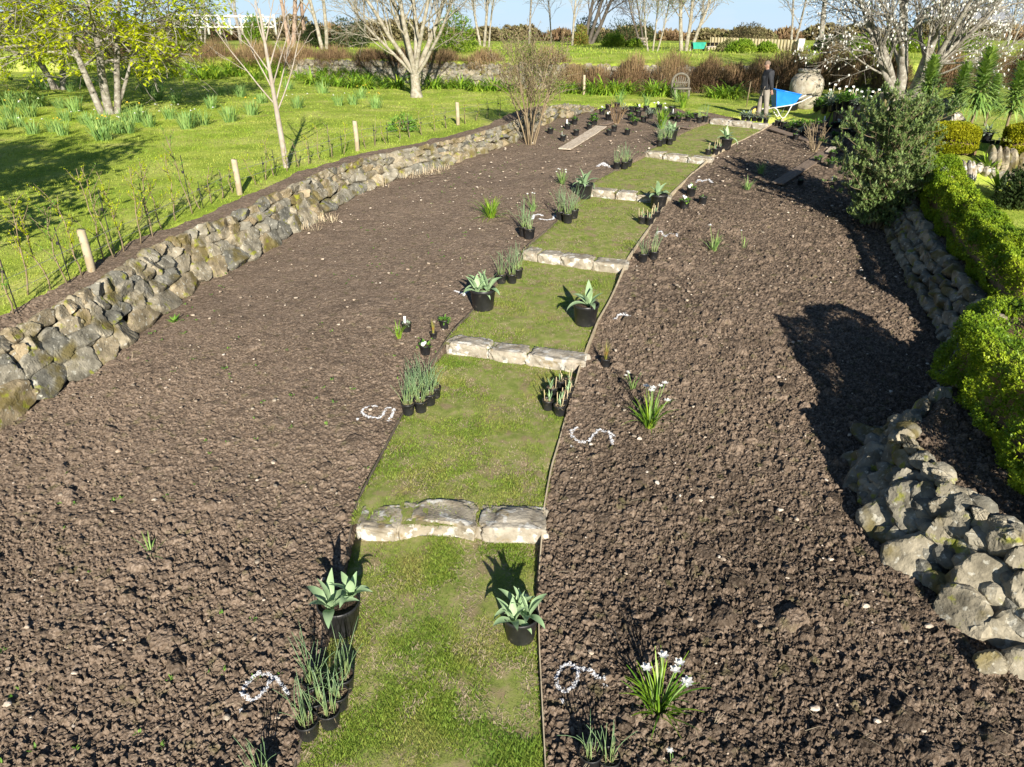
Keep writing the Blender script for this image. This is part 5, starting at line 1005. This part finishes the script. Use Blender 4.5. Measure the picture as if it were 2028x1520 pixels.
# ------------------------------------------------------------------ brown heath hedge on the bank and upper garden
HB = [(150,138,120,45),(240,142,120,50),(330,142,120,52),(420,146,130,58),(505,148,120,55),(585,150,120,52),(660,152,110,50),(735,148,100,45),(800,150,100,45),(880,158,110,48),(960,164,110,46),(1090,170,90,52),(1135,172,80,46),(1185,172,80,46),(1250,172,90,66),(1330,172,110,70),(1400,166,90,62),(1450,172,80,56),(1500,176,90,66),(1560,174,110,72),(1635,172,110,72),(1700,172,110,70),(1760,176,90,66),(1860,172,110,70),(1950,170,110,66),(2020,172,100,70)]
for i, (px, py, w_, h_) in enumerate(HB):
    p = at(px, py)+((0, -.1, 0) if px > 1100 else (0, .8, 0)); p[2] = Hs(p[0], p[1]); p[2] = min(p[2], 2.4); h_ *= 1.0 if px < 1100 else 1.5
    mound('heath_shrub', f"twiggy brown heath shrub, {ORD[i]} from the left in the hedge along the back bank", px, py, w_*1.15, h_*.80, 'heath', 200+i, 4200, w=.012+.004*(i % 3), twig=True, group='brown heath shrubs along the back bank', p=p)
# back retaining wall
xs_ = np.arange(-13, 17.5, .5); foot = np.stack([xs_, yb(xs_)+.02], -1)
rock_wall('retaining_wall', 'long rubble retaining wall behind the brown shrubs', foot, lambda y: 1.12, .25, [(.0,.3,.3,.6),(.28,.55,.3,.6),(.52,.8,.25,.5),(.78,1.02,.25,.5)], 15, sub=1, side=-1, zf=lambda x, y: 1.55, tones=(0, .6))
# row of upright stones and weathered round-backed seat
R = np.random.default_rng(16)
for i, x in enumerate(range(1374, 1446, 9)):
    p = at(x, 184); mb = MB(); put_rock(mb, R, p+(0, 0, .2), (.12, .28, .10), (0, -1, .15), 2, .9, tilt=.12); tag(mb.build('edging_stone', M['stone'], smooth=False), f"pale upright edging stone, {ORD[i]} from the left right of the round-backed chair", 'stone', 'row of upright edging stones')
p = at(1345, 194); o = thing('garden_chair', 'weathered round-backed carved garden chair among the agapanthus', 'chair', p); mb = MB(); n = 18; hh = up(p, 146)
th = np.linspace(0, pi, n); out_ = [(-.36, 0, 0)]+[(-.36*cos(a), 0, hh-.36+.36*sin(a)) for a in th]+[(.36, 0, 0)]; mb.tube(np.array(out_), .05, 8)
for k in range(-3, 4): mb.bar((k*.05, .0, .35), (k*.105, .0, hh-.10-.03*abs(k)), .035, .03)
mb.bar((-.36, 0, .36), (.36, 0, .36), .06, .05); mb.bar((-.33, 0, .62), (.33, 0, .62), .05, .04); mb.build('backrest', M['oldwood'], o)
mb = MB(); mb.box((0, -.26, .40), (.74, .50, .06)); mb.build('seat', M['oldwood'], o)
for sx in (-.3, .3): mb = MB(); mb.box((sx, -.44, .18), (.08, .08, .40)); mb.build('leg', M['oldwood'], o)
# ------------------------------------------------------------------ urn, trough, boulders, low block walls on the right
p = at(1590, 216); h = up(p, 137); q = h/1.75; o = thing('stone_urn', 'huge round weathered stone urn behind the wheelbarrow', 'urn', p); mb = MB()
pr = np.array([(.36,0),(.40,.05),(.52,.22),(.68,.55),(.76,.88),(.77,1.08),(.71,1.32),(.56,1.50),(.44,1.58)])*(q, q); mb.lathe(np.vstack([[(.001, .0)], pr]), 40); v = mb.V[0]; v *= (1+.02*(vnoise(v[:, 0]*6+v[:, 2]*3, v[:, 1]*6+v[:, 2]*4, 3)-.5)[:, None]*2); mb.build('body', M['urn'], o)
mb = MB(); mb.lathe(np.array([(.43,1.57),(.46,1.62),(.50,1.66),(.50,1.73),(.46,1.75),(.38,1.74),(.36,1.6),(.40,1.45)])*q, 40); mb.build('rim', M['urn'], o)
p = at(1765, 218); o = thing('stone_trough', 'square old stone trough at the end of the nursery rows', 'trough', p); mb = MB()
for c, d in [((0,-.3,.24),(.86,.1,.48)),((0,.3,.24),(.86,.1,.48)),((-.38,0,.24),(.1,.5,.476)),((.38,0,.24),(.1,.5,.476)),((0,0,.05),(.66,.5,.1))]: mb.box(c, d, a=.5)
mb.build('basin', M['stone'], o, smooth=False); mb = MB(); mb.box((0, 0, .36), (.66, .5, .04)); mb.build('compost', M['compost'], o)
R = np.random.default_rng(17)
for px, py, w_, h_, tn, lab in [(1848, 268, .42, .75, .1, 'dark upright weathered boulder left of the tallest echium'), (1886, 262, .34, .40, 1.0, 'bright white-topped boulder behind the golden hedge')]:
    p = at(px, py); mb = MB(); put_rock(mb, R, (0, 0, h_*.5), (w_*.7, h_*.62, w_*.6), (0, -1, .2), 3, tn); o = mb.build('boulder', M['stone'] if tn < .5 else M['step'], smooth=False, loc=p); tag(o, lab, 'boulder')
def blockwall(label, pts, hh, n, tn, seed):
    R = np.random.default_rng(seed); P = [at(*q) for q in pts]; mb = MB()
    for k in range(n):
        t = (k+.5)/n*(len(P)-1); i = min(int(t), len(P)-2); f = t-i; c = P[i]*(1-f)+P[i+1]*f; d = P[i+1]-P[i]; w_ = np.linalg.norm(d)*(len(P)-1)/n
        put_rock(mb, R, c+(0, 0, hh*.4), (w_*.58, hh*.66, .16), (d[1], -d[0], .2), 2, tn+R.random()*.3, planes=8, lo=.75, tilt=.1)
    tag(mb.build('low_wall', M['step'] if tn > .6 else M['stone'], smooth=False), label, 'wall')
blockwall('low sunlit wall of pale upright blocks below the golden hedge', [(1846,366),(1880,362),(1925,364)], .42, 9, .65, 1)
blockwall('low wall of brown square blocks at the right edge of the rockery', [(1950,330),(1990,338),(2045,350)], .42, 6, .55, 2)
blockwall('thin pale step of flat stones beside the brown block wall', [(1930,338),(1970,352),(2040,360)], .16, 6, .8, 3)
# white plant labels on canes in the nursery
R = np.random.default_rng(18); LB = [(1636,224,178),(1646,214,168),(1655,216,176),(1668,214,172),(1676,216,180),(1682,214,172),(1690,215,178),(1700,214,182),(1712,214,180),(1722,214,182),(1734,212,178),(1765,180,154),(1774,180,158)]
for i, (px, py, ty) in enumerate(LB):
    p = at(px, py); h = min(1.1, up(p, ty)); o = thing('plant_label', f"white label on a cane, {ORD[i]} from the left in the nursery rows", 'label', p, group='white plant labels in the nursery rows'); mb = MB(); mb.tube([(0, 0, -.05), (.03*R.normal(), 0, h)], .008, 5); mb.build('cane', M['stalk'], o); mb = MB(); mb.box((0, -.012, h), (.075, .008, .05), rx=-.3); mb.build('tag', M['tag'], o)
for px, py, ty, lab in [(1478, 212, 162, 'thin bare wooden stake on the lawn left of the man'), (1532, 200, 150, 'thin forked stake behind the man at the shrub border')]:
    p = at(px, py); mb = MB(); h = up(p, ty); mb.tube([(0, 0, -.05), (.02, 0, h*.5), (.05, 0, h)], .016, 6); tag(mb.build('stake', M['canes'], loc=p), lab, 'stake')
# ------------------------------------------------------------------ the upper garden and skyline
def bare(px, base, hgt, lab, seed, bark='pale', r=.14, lean=(0, 0), stems=1, Y=None, spec=None, crown=None, spread=.45):
    p = at(px, base) if Y is None else None
    if Y is not None: d = ray(px, base); t = Y/d[1]; p = np.array((d[0]*t, Y, Hs(d[0]*t, Y)))
    RR = np.random.default_rng(seed); st = [((k-(stems-1)/2)*.25, 0, (lean[0]+(k-(stems-1)/2)*.25, lean[1], 1), hgt*(.85+.2*RR.random()), r*.62*(.8+.3*RR.random())) for k in range(stems)]
    o, out, R = tree('bare_tree', lab, p, st, spec or [(10,.42,spread,.03,.03,.40,.2),(8,.5,.55,.09,.03,.5,.2),(6,.5,.6,.12,.01,.5,.2),(0,.5,.6,.14,.0,.5,.2)], seed, bark, 'leafless trees on the skyline', minr=.009)
    if crown:
        B = twig_pts(out, 2, R, 1); mb = MB(); leaf_cloud(mb, B, R, .10, .05, 2, .1); mb.build('crown', M[crown], o)
    return o
bare(575, 84, 8.5, 'twin brown-trunked tall tree behind the white railing', 301, 'brownbark', .26, (.1, 0), 2, Y=56); bare(605, 82, 9, 'straight brown trunk right of the white railing', 302, 'brownbark', .24, (0, 0), 1, Y=58)
bare(642, 92, 8, 'pale grey lichened tree left of the central bare tree', 303, 'pale', .22, (0, 0), 2, Y=50); bare(475, 70, 8, 'bare grey tree behind the white railing', 304, 'bark', .2, (0, 0), 1, Y=70); bare(400, 70, 7.5, 'bare tree with fine twigs left of the railing', 305, 'bark', .16, (.1, 0), 2, Y=72)
bare(955, 84, 7, 'pair of pale trunks at the left end of the upper lawn', 306, 'pale', .17, (0, 0), 2, Y=58); bare(968, 84, 6.5, 'slim pale trunk beside the pair at the left end of the upper lawn', 307, 'pale', .12, (.1, 0), 1, Y=57)
bare(1048, 82, 7, 'bare pinkish tree at the back of the upper lawn', 308, 'bark', .16, (0, 0), 1, Y=66); bare(1092, 82, 6.5, 'bare tree in the middle of the upper lawn skyline', 309, 'bark', .13, (0, 0), 1, Y=68); bare(1133, 85, 6.2, 'white slim trunk right of centre on the skyline', 310, 'pale', .14, (.05, 0), 1, Y=60)
bare(1165, 80, 8, 'dark spreading willow leaning right on the skyline', 311, 'darkbark', .26, (.35, 0), 3, Y=66, spread=.6); bare(1272, 96, 6, 'dark bare tree curving left behind the lichened pair', 312, 'darkbark', .16, (-.35, 0), 2, Y=64)
bare(1292, 110, 4.6, 'yellowish lichened tree with forked slim trunk beside the green cart', 313, 'pale', .09, (.0, 0), 3, Y=46, crown='shrub', spread=.35); bare(1358, 104, 5.2, 'broad lichened tree left of the green cart', 314, 'pale', .2, (.1, 0), 3, Y=47, spread=.6)
bare(1572, 78, 7, 'bare twiggy tree behind the white end post of the panel fence', 315, 'bark', .15, (.0, 0), 2, Y=62, spread=.6); bare(1625, 90, 8, 'thick pale trunk behind the magnolia buds', 316, 'bark', .35, (.02, 0), 1, Y=52)
bare(1940, 80, 5, 'small bare tree in front of the slate-roofed house', 317, 'bark', .1, (0, 0), 2, Y=60); bare(2000, 90, 5.5, 'bare tree at the far right edge of the skyline', 318, 'bark', .12, (0, 0), 2, Y=56); bare(330, 75, 7, 'bare tree behind the spring leaves at upper left', 319, 'darkbark', .16, (0, 0), 2, Y=75); bare(720, 80, 7, 'grey twiggy tree behind the left limbs of the central tree', 320, 'bark', .16, (0, 0), 2, Y=64); bare(880, 80, 7, 'grey twiggy tree behind the right limbs of the central tree', 321, 'bark', .15, (0, 0), 2, Y=64)
BU = [(30,75,120,60,'dark',54,'dark evergreen at the upper left corner'),(130,80,120,50,'dark',58,'dark evergreen behind the left spring trees'),(240,80,120,40,'scrub',60,'brown scrub behind the left spring trees'),(400,40,70,45,'dark',78,'round dark evergreen above the white railing'),(505,55,50,30,'shrub',52,'small bright bush in front of the railing'),(690,82,90,46,'dark',54,'dark holly left of the central tree'),(625,84,60,40,'dark',56,'dark bush between the brown trunks'),(900,100,100,80,'shrub',45,'bright green bush right of the central tree'),(1215,94,46,26,'shrub',56,'low bright green bush on the upper lawn'),(1255,94,34,14,'shrub',56,'small bright tuft left of the lichened pair'),(1160,84,60,50,'dark',70,'dark bush under the leaning willow'),(1245,88,110,50,'dark',72,'dark hedge mass behind the bright bush'),(1465,112,56,30,'shrub',44,'rounded green bush in front of the panel fence'),(1440,108,40,26,'scrub',46,'tawny bush left of the panel fence bush'),(1518,110,40,24,'shrub',44,'second green bush in front of the panel fence'),(1480,82,70,34,'scrub',70,'tawny tree top behind the panel fence'),(1640,110,70,40,'dark',46,'dark bush right of the white fence post'),(1700,115,60,44,'shrub',46,'green bush behind the magnolia'),(1790,112,80,50,'shrub',45,'mossy green bush behind the magnolia trunk'),(1900,116,130,48,'shrub',44,'broad clipped green bush under the house roof'),(1150,90,30,40,'orange',62,'orange-stemmed shrub at the foot of the willow')]
for i, (px, py, w_, h_, m_, Y, lab) in enumerate(BU):
    d = ray(px, py); t = Y/d[1]; p = np.array((d[0]*t, Y, Hs(d[0]*t, Y))); topz = CAMZ+ray(px, py-h_)[2]*t; hh = max(.5, topz-p[2]); s_ = dep(p)/FPX
    mound('bush', lab, px, py, w_, hh/s_*.95, m_, 400+i, 1500, .09 if w_ > 50 else .07, .05, group='bushes of the upper garden', p=p)
xs_ = list(range(-20, 2080, 75))
for i, px in enumerate(xs_):
    d = ray(px, 78); Y = 84+5*((i*7) % 5)/5; t = Y/d[1]; p = np.array((d[0]*t, Y, Hs(d[0]*t, Y)-.2)); R = np.random.default_rng(500+i); hh = CAMZ-p[2]+(-.25+.4*R.random() if 930 < px < 1600 else .1+.7*R.random())
    mound('field_hedge', f"tawny field hedge clump, {ORD[i]} from the left along the skyline", px, 78, 100, hh/(dep(p)/FPX), 'scrub' if i % 3 else 'heath', 520+i, 1800, .30, .17, 'hedge', 'field hedge along the skyline', twig=(i % 3 == 0), p=p)
# white cross-braced railing
def P3(px, py, Y): d = ray(px, py); t = Y/d[1]; return np.array((0, 0, CAMZ))+d*t
o = thing('white_railing', 'long white cross-braced wooden railing at upper left', 'railing', P3(450, 58, 60)); b0 = np.array(o.location); x0, x1 = P3(345, 55, 60)[0], P3(545, 55, 60)[0]; zt_, zb_ = P3(450, 30, 60)[2], P3(450, 54, 60)[2]
nb = 9; mr = MB(); mr.bar((x0, 60, zt_), (x1, 60, zt_-.15), .12, .13); mr.bar((x0, 60, zb_), (x1, 60, zb_), .1, .12); mr.build('rails', M['paintw'], o).location = -b0; mb = MB()
for k in range(nb+1):
    x = x0+(x1-x0)*k/nb; q = MB(); q.bar((x, 60.06, zb_-.5), (x, 60.06, zt_+.05), .14, .1); q.build('post', M['paintw'], o).location = -b0
    if k < nb and k % 2 == 0: x2 = x0+(x1-x0)*(k+1)/nb; mb.bar((x, 59.95, zb_), (x2, 59.95, zt_), .06, .07); mb.bar((x, 59.88, zt_), (x2, 59.88, zb_), .06, .07)
mb.build('braces', M['paintw'], o).location = -b0
# cream battened panel fence with white end post
a = P3(1404, 100, 50); b = P3(1578, 110, 47); a[2] = Hs(a[0], a[1]); b[2] = Hs(b[0], b[1]); o = thing('panel_fence', 'cream battened panel fence with a white end post on the upper lawn', 'fence', a); za = P3(1404, 74, 50)[2]-a[2]; zb_ = P3(1578, 80, 47)[2]-b[2]
mb = MB(); V = []
for (q, hh) in ((a, za), (b, zb_)):
    for dy in (-.04, .04): V += [(q[0]-a[0], q[1]-a[1]+dy, -.1+q[2]-a[2]), (q[0]-a[0], q[1]-a[1]+dy, hh+q[2]-a[2])]
mb.add(V, q=[(0,4,5,1),(2,3,7,6),(1,5,7,3),(0,1,3,2),(4,6,7,5)]); mb.build('panel', M['cream'], o, smooth=False)
for k in range(28):
    t = (k+.5)/28; q = a*(1-t)+b*t-a; hh = za*(1-t)+zb_*t; mb = MB(); mb.box((q[0], q[1]-.075, q[2]+hh/2), (.045, .06, hh+.06)); mb.build('batten', M['scrub'], o)
p = P3(1581, 118, 46.6); p[2] = Hs(p[0], p[1]); mb = MB(); hh = P3(1581, 77, 46.6)[2]-p[2]; mb.box((p[0]-a[0], p[1]-a[1], p[2]-a[2]+hh/2-.1), (.36, .2, hh+.2)); mb.build('end_post', M['paintw'], o, smooth=False)
# green cart
d = ray(1381, 104); Y = 47.0; t = Y/d[1]; p = np.array((d[0]*t, Y, Hs(d[0]*t, Y))); o = thing('garden_cart', 'green garden cart parked left of the panel fence', 'cart', p); z1 = CAMZ+ray(1381, 84)[2]*t-p[2]; z0 = CAMZ+ray(1381, 97)[2]*t-p[2]; mb = MB()
mb.box((0, 0, (z0+z1)/2-.0), (.62, .55, max(.2, z1-z0)), taper=1.25); mb.build('tray', M['green'], o, smooth=False)
for sx in (-.36, .36):
    mb = MB(); th = np.linspace(0, 2*pi, 18); mb.tube(np.stack([np.full(18, sx), .17*np.cos(th), .19+.17*np.sin(th)], -1), .04, 7); mb.build('wheel', M['rubber'], o)
mb = MB(); mb.tube([(.3, 0, z0), (.55, -.1, z0+.1), (.85, -.15, z0+.15)], .02, 6); mb.tube([(-.3, 0, .19), (.3, 0, .19)], .02, 6); mb.tube([(0, 0, .19), (0, 0, z0)], .03, 6); mb.build('handle', M['wire'], o)
# potting bench with pots beside it, and a slatted crate
d = ray(1418, 103); Y = 47.5; t = Y/d[1]; p = np.array((d[0]*t, Y, Hs(d[0]*t, Y))); o = thing('plank_bench', 'low plank bench of dark pots right of the green cart', 'bench', p); mb = MB(); mb.box((0, 0, .22), (1.3, .4, .05)); mb.build('top', M['wood'], o)
for sx in (-.5, .5): mb = MB(); mb.box((sx, 0, .095), (.07, .34, .2)); mb.build('leg', M['wood'], o)
for i in range(5): mb = MB(); mb.lathe([(.001, 0), (.085, 0), (.11, .2), (.115, .2), (.10, .19), (.001, .18)], 12); tag(mb.build('plastic_pot', M['pot'], loc=p+(-.5+.24*i, 0, .247)), f"{ORD[i]} dark pot from the left on the low plank bench", 'pot', 'dark pots on the plank bench')
d = ray(1268, 93); Y = 58.0; t = Y/d[1]; p = np.array((d[0]*t, Y, Hs(d[0]*t, Y))); o = thing('slatted_crate', 'grey slatted crate on the upper lawn behind the lichened pair', 'crate', p); mb = MB()
for k in range(3): mb.box((0, -.4, .12+.2*k), (.9, .04, .13)); mb.box((0, .4, .12+.2*k), (.9, .04, .13)); mb.box((-.43, 0, .12+.2*k), (.04, .74, .13)); mb.box((.43, 0, .12+.2*k), (.04, .74, .13))
mb.build('slats', M['wood'], o)
# house with slate roof far right
d = ray(1900, 70); Y = 92.0; t = Y/d[1]; p = np.array((d[0]*t, Y, Hs(d[0]*t, Y)-.2)); o = thing('slate_roofed_house', 'distant grey house with a slate roof behind the magnolia', 'house', p); mb = MB(); mb.box((0, 0, 1.0), (8.5, 5, 2.4)); mb.build('wall', M['render'], o, smooth=False); mb = MB()
V = [(-4.5,-2.8,2.0),(4.5,-2.8,2.0),(4.5,2.8,2.0),(-4.5,2.8,2.0),(-4.5,0,3.7),(4.5,0,3.7)]; mb.add(V, q=[(0,1,5,4),(2,3,4,5),(0,3,2,1)], t=[(0,4,3),(1,2,5)]); rf = mb.build('roof', M['slate'], o, smooth=False); mb = MB(); mb.box((3.4, 0, 3.9), (.7, .6, .9)); mb.build('chimney', M['render'], rf, smooth=False)
for x in (-2.6, 0, 2.6):
    mb = MB(); mb.box((x, -2.52, 1.3), (.9, .06, 1.0)); f = mb.build('window', M['paintw'], o, smooth=False); mb = MB(); mb.box((x, -2.57, 1.3), (.74, .03, .84)); mb.build('pane', M['glass'], f, smooth=False)
# ------------------------------------------------------------------ the man and his wheelbarrow
def skin(name, m, parent, pts, edges, rad, root, sub=2):
    me = bpy.data.meshes.new(name); me.from_pydata(pts, edges, []); o = bpy.data.objects.new(name, me); COL.objects.link(o); o.parent = parent
    md = o.modifiers.new('skin', 'SKIN'); md.use_smooth_shade = True
    for i, r in enumerate(rad):
        r = (r, r) if np.ndim(r) == 0 else r; me.skin_vertices[0].data[i].radius = r
    for i in range(len(pts)): me.skin_vertices[0].data[i].use_root = (i == root)
    s = o.modifiers.new('sub', 'SUBSURF'); s.levels = sub; s.render_levels = sub; me.materials.append(m); return o
def build_man():
    p = at(1509, 234); k = up(p, 121)/1.76
    o = thing('person', 'man in a black jacket and grey trousers standing by the blue wheelbarrow', 'person', p, 0, k)
    # faces away and to the left (-x, +y); x is to the right in the picture
    J = dict(pel=(0,0,.93), sp=(-.01,-.01,1.12), ch=(-.02,-.01,1.33), nk=(-.04,0,1.48), nk2=(-.055,.005,1.54), hd=(-.07,.01,1.63), hd2=(-.075,.01,1.70),
             sl=(-.03,.19,1.41), el=(-.02,.24,1.12), wl=(-.10,.20,.90), sr=(.0,-.19,1.41), er=(.06,-.23,1.13), wr=(.13,-.19,.88), hr=(.15,-.18,.81), hl=(-.13,.19,.83),
             hipl=(.0,.09,.88), knl=(-.10,.10,.49), anl=(-.10,.10,.09), tol=(-.26,.11,.04), hipr=(.0,-.09,.88), knr=(.04,-.11,.49), anr=(.08,-.11,.09), tor=(-.07,-.13,.04))
    R_ = dict(pel=(.13,.15), sp=(.12,.14), ch=(.13,.17), nk=.055, nk2=.055, hd=(.085,.078), hd2=(.07,.065), sl=.06, el=.042, wl=.028, sr=.06, er=.042, wr=.028, hr=(.022,.04), hl=(.022,.04), hipl=.085, knl=.06, anl=.042, tol=.035, hipr=.085, knr=.06, anr=.042, tor=.035)
    E = [('pel','sp'),('sp','ch'),('ch','nk'),('nk','nk2'),('nk2','hd'),('hd','hd2'),('ch','sl'),('sl','el'),('el','wl'),('wl','hl'),('ch','sr'),('sr','er'),('er','wr'),('wr','hr'),('pel','hipl'),('hipl','knl'),('knl','anl'),('anl','tol'),('pel','hipr'),('hipr','knr'),('knr','anr'),('anr','tor')]
    # fingers, curled
    for s, wr, hb, sg in (('r', np.array(J['wr']), np.array(J['hr']), 1), ('l', np.array(J['wl']), np.array(J['hl']), -1)):
        d = (hb-wr)/np.linalg.norm(hb-wr)
        for f in range(4):
            a = hb+d*.02+np.array((-.034+.022*f, 0, 0)); b = a+d*(.040-.004*abs(f-1)); c = b+d*.022+np.array((0, sg*.018, 0))
            for nm_, q in ((f'{s}{f}a', a), (f'{s}{f}b', b), (f'{s}{f}c', c)): J[nm_] = tuple(q); R_[nm_] = .0095
            E += [('h'+s, f'{s}{f}a'), (f'{s}{f}a', f'{s}{f}b'), (f'{s}{f}b', f'{s}{f}c')]
        a = wr+d*.025+np.array((-.035, sg*.01, 0)); b = a+d*.03+np.array((-.012, sg*.012, 0)); J[s+'ta'] = tuple(a); J[s+'tb'] = tuple(b); R_[s+'ta'] = .012; R_[s+'tb'] = .010; E += [('w'+s, s+'ta'), (s+'ta', s+'tb')]
    # nose, chin, ears
    for nm_, q, r in (('no', (-.170,.025,1.615), .014), ('chn', (-.135,.02,1.555), .026), ('ea', (-.065,-.078,1.62), .018), ('eb', (-.07,.092,1.62), .018)): J[nm_] = q; R_[nm_] = r; E.append(('hd', nm_))
    nm = list(J); ix = {n_: i for i, n_ in enumerate(nm)}
    skin('body', M['skin'], o, [J[n_] for n_ in nm], [(ix[a], ix[b]) for a, b in E], [R_[n_] for n_ in nm], 0)
    mb = MB()
    for sy in (-.012, .055): U, F = ICO[1]; mb.add(U*.011+np.array((-.148, sy, 1.65)), t=F)
    mb.build('eyes', M['tie'], o)
    mb = MB(); U, F = ICO[3]; v = U*np.array((.100, .086, .098))+np.array((-.066, .01, 1.675)); keep = [f for f in F if v[f].mean(0)[2] > 1.635+.35*max(0, -(v[f].mean(0)[0]+.11)) and v[f].mean(0)[0] > -.152]; mb.add(v, t=keep); mb.build('hair', M['hair'], o)
    def garment(nm_, keys, rad, edges, m, root): skin(nm_, m, o, [J[k_] if k_ in J else keys[k_] for k_ in keys], [(list(keys).index(a), list(keys).index(b)) for a, b in edges], rad, root)
    jk = {'pel2': (.0, 0, .86), 'sp': J['sp'], 'ch': J['ch'], 'nk': (-.035, 0, 1.47), 'sl': J['sl'], 'el': J['el'], 'wl': (-.092,.205,.92), 'sr': J['sr'], 'er': J['er'], 'wr': (.122,-.196,.90)}
    garment('jacket', jk, [(.185,.215),(.18,.21),(.175,.215),(.085,.09),.098,.086,.060,.098,.086,.060], [('pel2','sp'),('sp','ch'),('ch','nk'),('ch','sl'),('sl','el'),('el','wl'),('ch','sr'),('sr','er'),('er','wr')], M['jacket'], 1)
    mb = MB(); th = np.linspace(-2.6, 2.6, 14); mb.tube(np.stack([-.02+.085*np.cos(th), .005+.10*np.sin(th), 1.475+.015*np.cos(th)], -1), .042, 8); mb.build('hood', M['jacket'], o)
    tr = {'pel': (.0,0,.94), 'hipl': J['hipl'], 'knl': J['knl'], 'al': (-.10,.10,.10), 'hipr': J['hipr'], 'knr': J['knr'], 'ar': (.08,-.11,.10)}
    garment('trousers', tr, [(.135,.165),.115,.088,.082,.115,.088,.082], [('pel','hipl'),('hipl','knl'),('knl','al'),('pel','hipr'),('hipr','knr'),('knr','ar')], M['trouser'], 0)
    for a, b in (('anl','tol'),('anr','tor')):
        h_ = np.array(J[a]); t_ = np.array(J[b]); skin('boot', M['boot'], o, [tuple(h_+(.03,0,.05)), tuple(h_+(.02,0,-.04)), tuple((h_+t_)/2+(0,0,-.015)), tuple(t_+(-.02,0,.0))], [(0,1),(1,2),(2,3)], [.06,.055,.048,.042], 1)
build_man()
def barrow():
    p = at(1545, 233); k = dep(p)/FPX; o = thing('wheelbarrow', 'blue plastic wheelbarrow with white tubular frame, handles to the right', 'wheelbarrow', p)
    px = lambda x, y, dy=0.0: np.array(((x-1545)*k, dy, (233-y)*k/.97))   # picture-scale offsets turned into metres
    for q in (0,):
        T = [px(1523,182), px(1573,191), px(1564,210), px(1530,214)]; mb = MB(); wt, wb = .34, .24; V = []
        for (c, w_) in zip(T, (wt, wt, wb, wb)): V += [(c[0], -w_, c[2]), (c[0], w_, c[2])]
        T2 = [c*.93+np.array((.016, 0, .02)) for c in T]; 
        for (c, w_) in zip(T2, (wt-.03, wt-.03, wb-.03, wb-.03)): V += [(c[0], -w_, c[2]+.01), (c[0], w_, c[2]+.01)]
        mb.add(V, q=[(0,2,4,6),(1,7,5,3),(2,3,5,4),(0,6,7,1),(4,5,7,6),(8,14,12,10),(9,11,13,15),(10,12,13,11),(8,9,15,14),(12,14,15,13),(0,8,10,2),(1,3,11,9),(2,10,11,3),(0,1,9,8)]); mb.build('tray', M['blue'], o, smooth=False)
        mb = MB(); r = .018; mb.tube([(T[0][0], -wt, T[0][2]), (T[1][0], -wt, T[1][2]), (T[1][0], wt, T[1][2]), (T[0][0], wt, T[0][2]), (T[0][0], -wt, T[0][2])], r, 7); mb.build('tray_rim', M['blue'], o)
    mb = MB()
    for s in (-1, 1):
        dy = .27*s; mb.tube([px(1494,222,.08*s), px(1524,215,.16*s), px(1534,213,dy), px(1560,209,dy), px(1577,203,dy), px(1592,195,dy), px(1603,193,dy)], .018, 8)
        mb.tube([px(1525,214,dy), px(1531,217,dy), px(1538,227,dy), px(1544,233,dy), px(1549,231,dy), px(1554,222,dy), px(1559,210,dy)], .018, 8)
    mb.tube([px(1566,207,-.27), px(1566,207,.27)], .015, 7); mb.tube([px(1538,227,-.27), px(1538,227,.27)], .013, 6); mb.build('frame', M['paintw'], o)
    for s in (-1, 1): mb = MB(); mb.tube([px(1595,194,.27*s), px(1606,192.5,.27*s)], .026, 8); mb.build('handle', M['rubber'], o)
    mb = MB(); c = px(1494,222); th = np.linspace(0, 2*pi, 25); zr_ = max(.16, c[2]-.0); c[2] = .19; mb.tube(np.stack([c[0]+.15*np.cos(th), np.zeros(25), c[2]+.15*np.sin(th)], -1), .045, 9, cap=False); w = mb.build('wheel', M['rubber'], o); mb = MB(); mb.lathe([(.001,-.03),(.10,-.035),(.11,0),(.10,.035),(.001,.03)], 20); v = mb.V[0]; mb.V[0] = np.stack([v[:, 0]+c[0], v[:, 2], v[:, 1]+c[2]], -1); mb.build('rim', M['rim'], w)
barrow()
# black crate standing behind the barrow against the urn
p = at(1572, 222)+(0, .5, 0); p[2] = Hs(p[0], p[1]); o = thing('ribbed_tub', 'black ribbed tub on the grass behind the wheelbarrow', 'tub', p); mb = MB(); n = 40; th = np.arange(n)*2*pi/n
mb.lathe([(.001,.02),(.27,.02),(.30,.35),(.32,.36),(.29,.36),(.26,.06),(.001,.06)], n); v = mb.V[0]; v[:, :2] *= (1+.03*np.sign(np.sin(np.arctan2(v[:, 1], v[:, 0])*20)))[:, None]; mb.build('body', M['pot'], o); mb = MB(); mb.lathe([(.315,.33),(.345,.335),(.345,.375),(.30,.375)], 32); mb.build('rim', M['pot'], o)
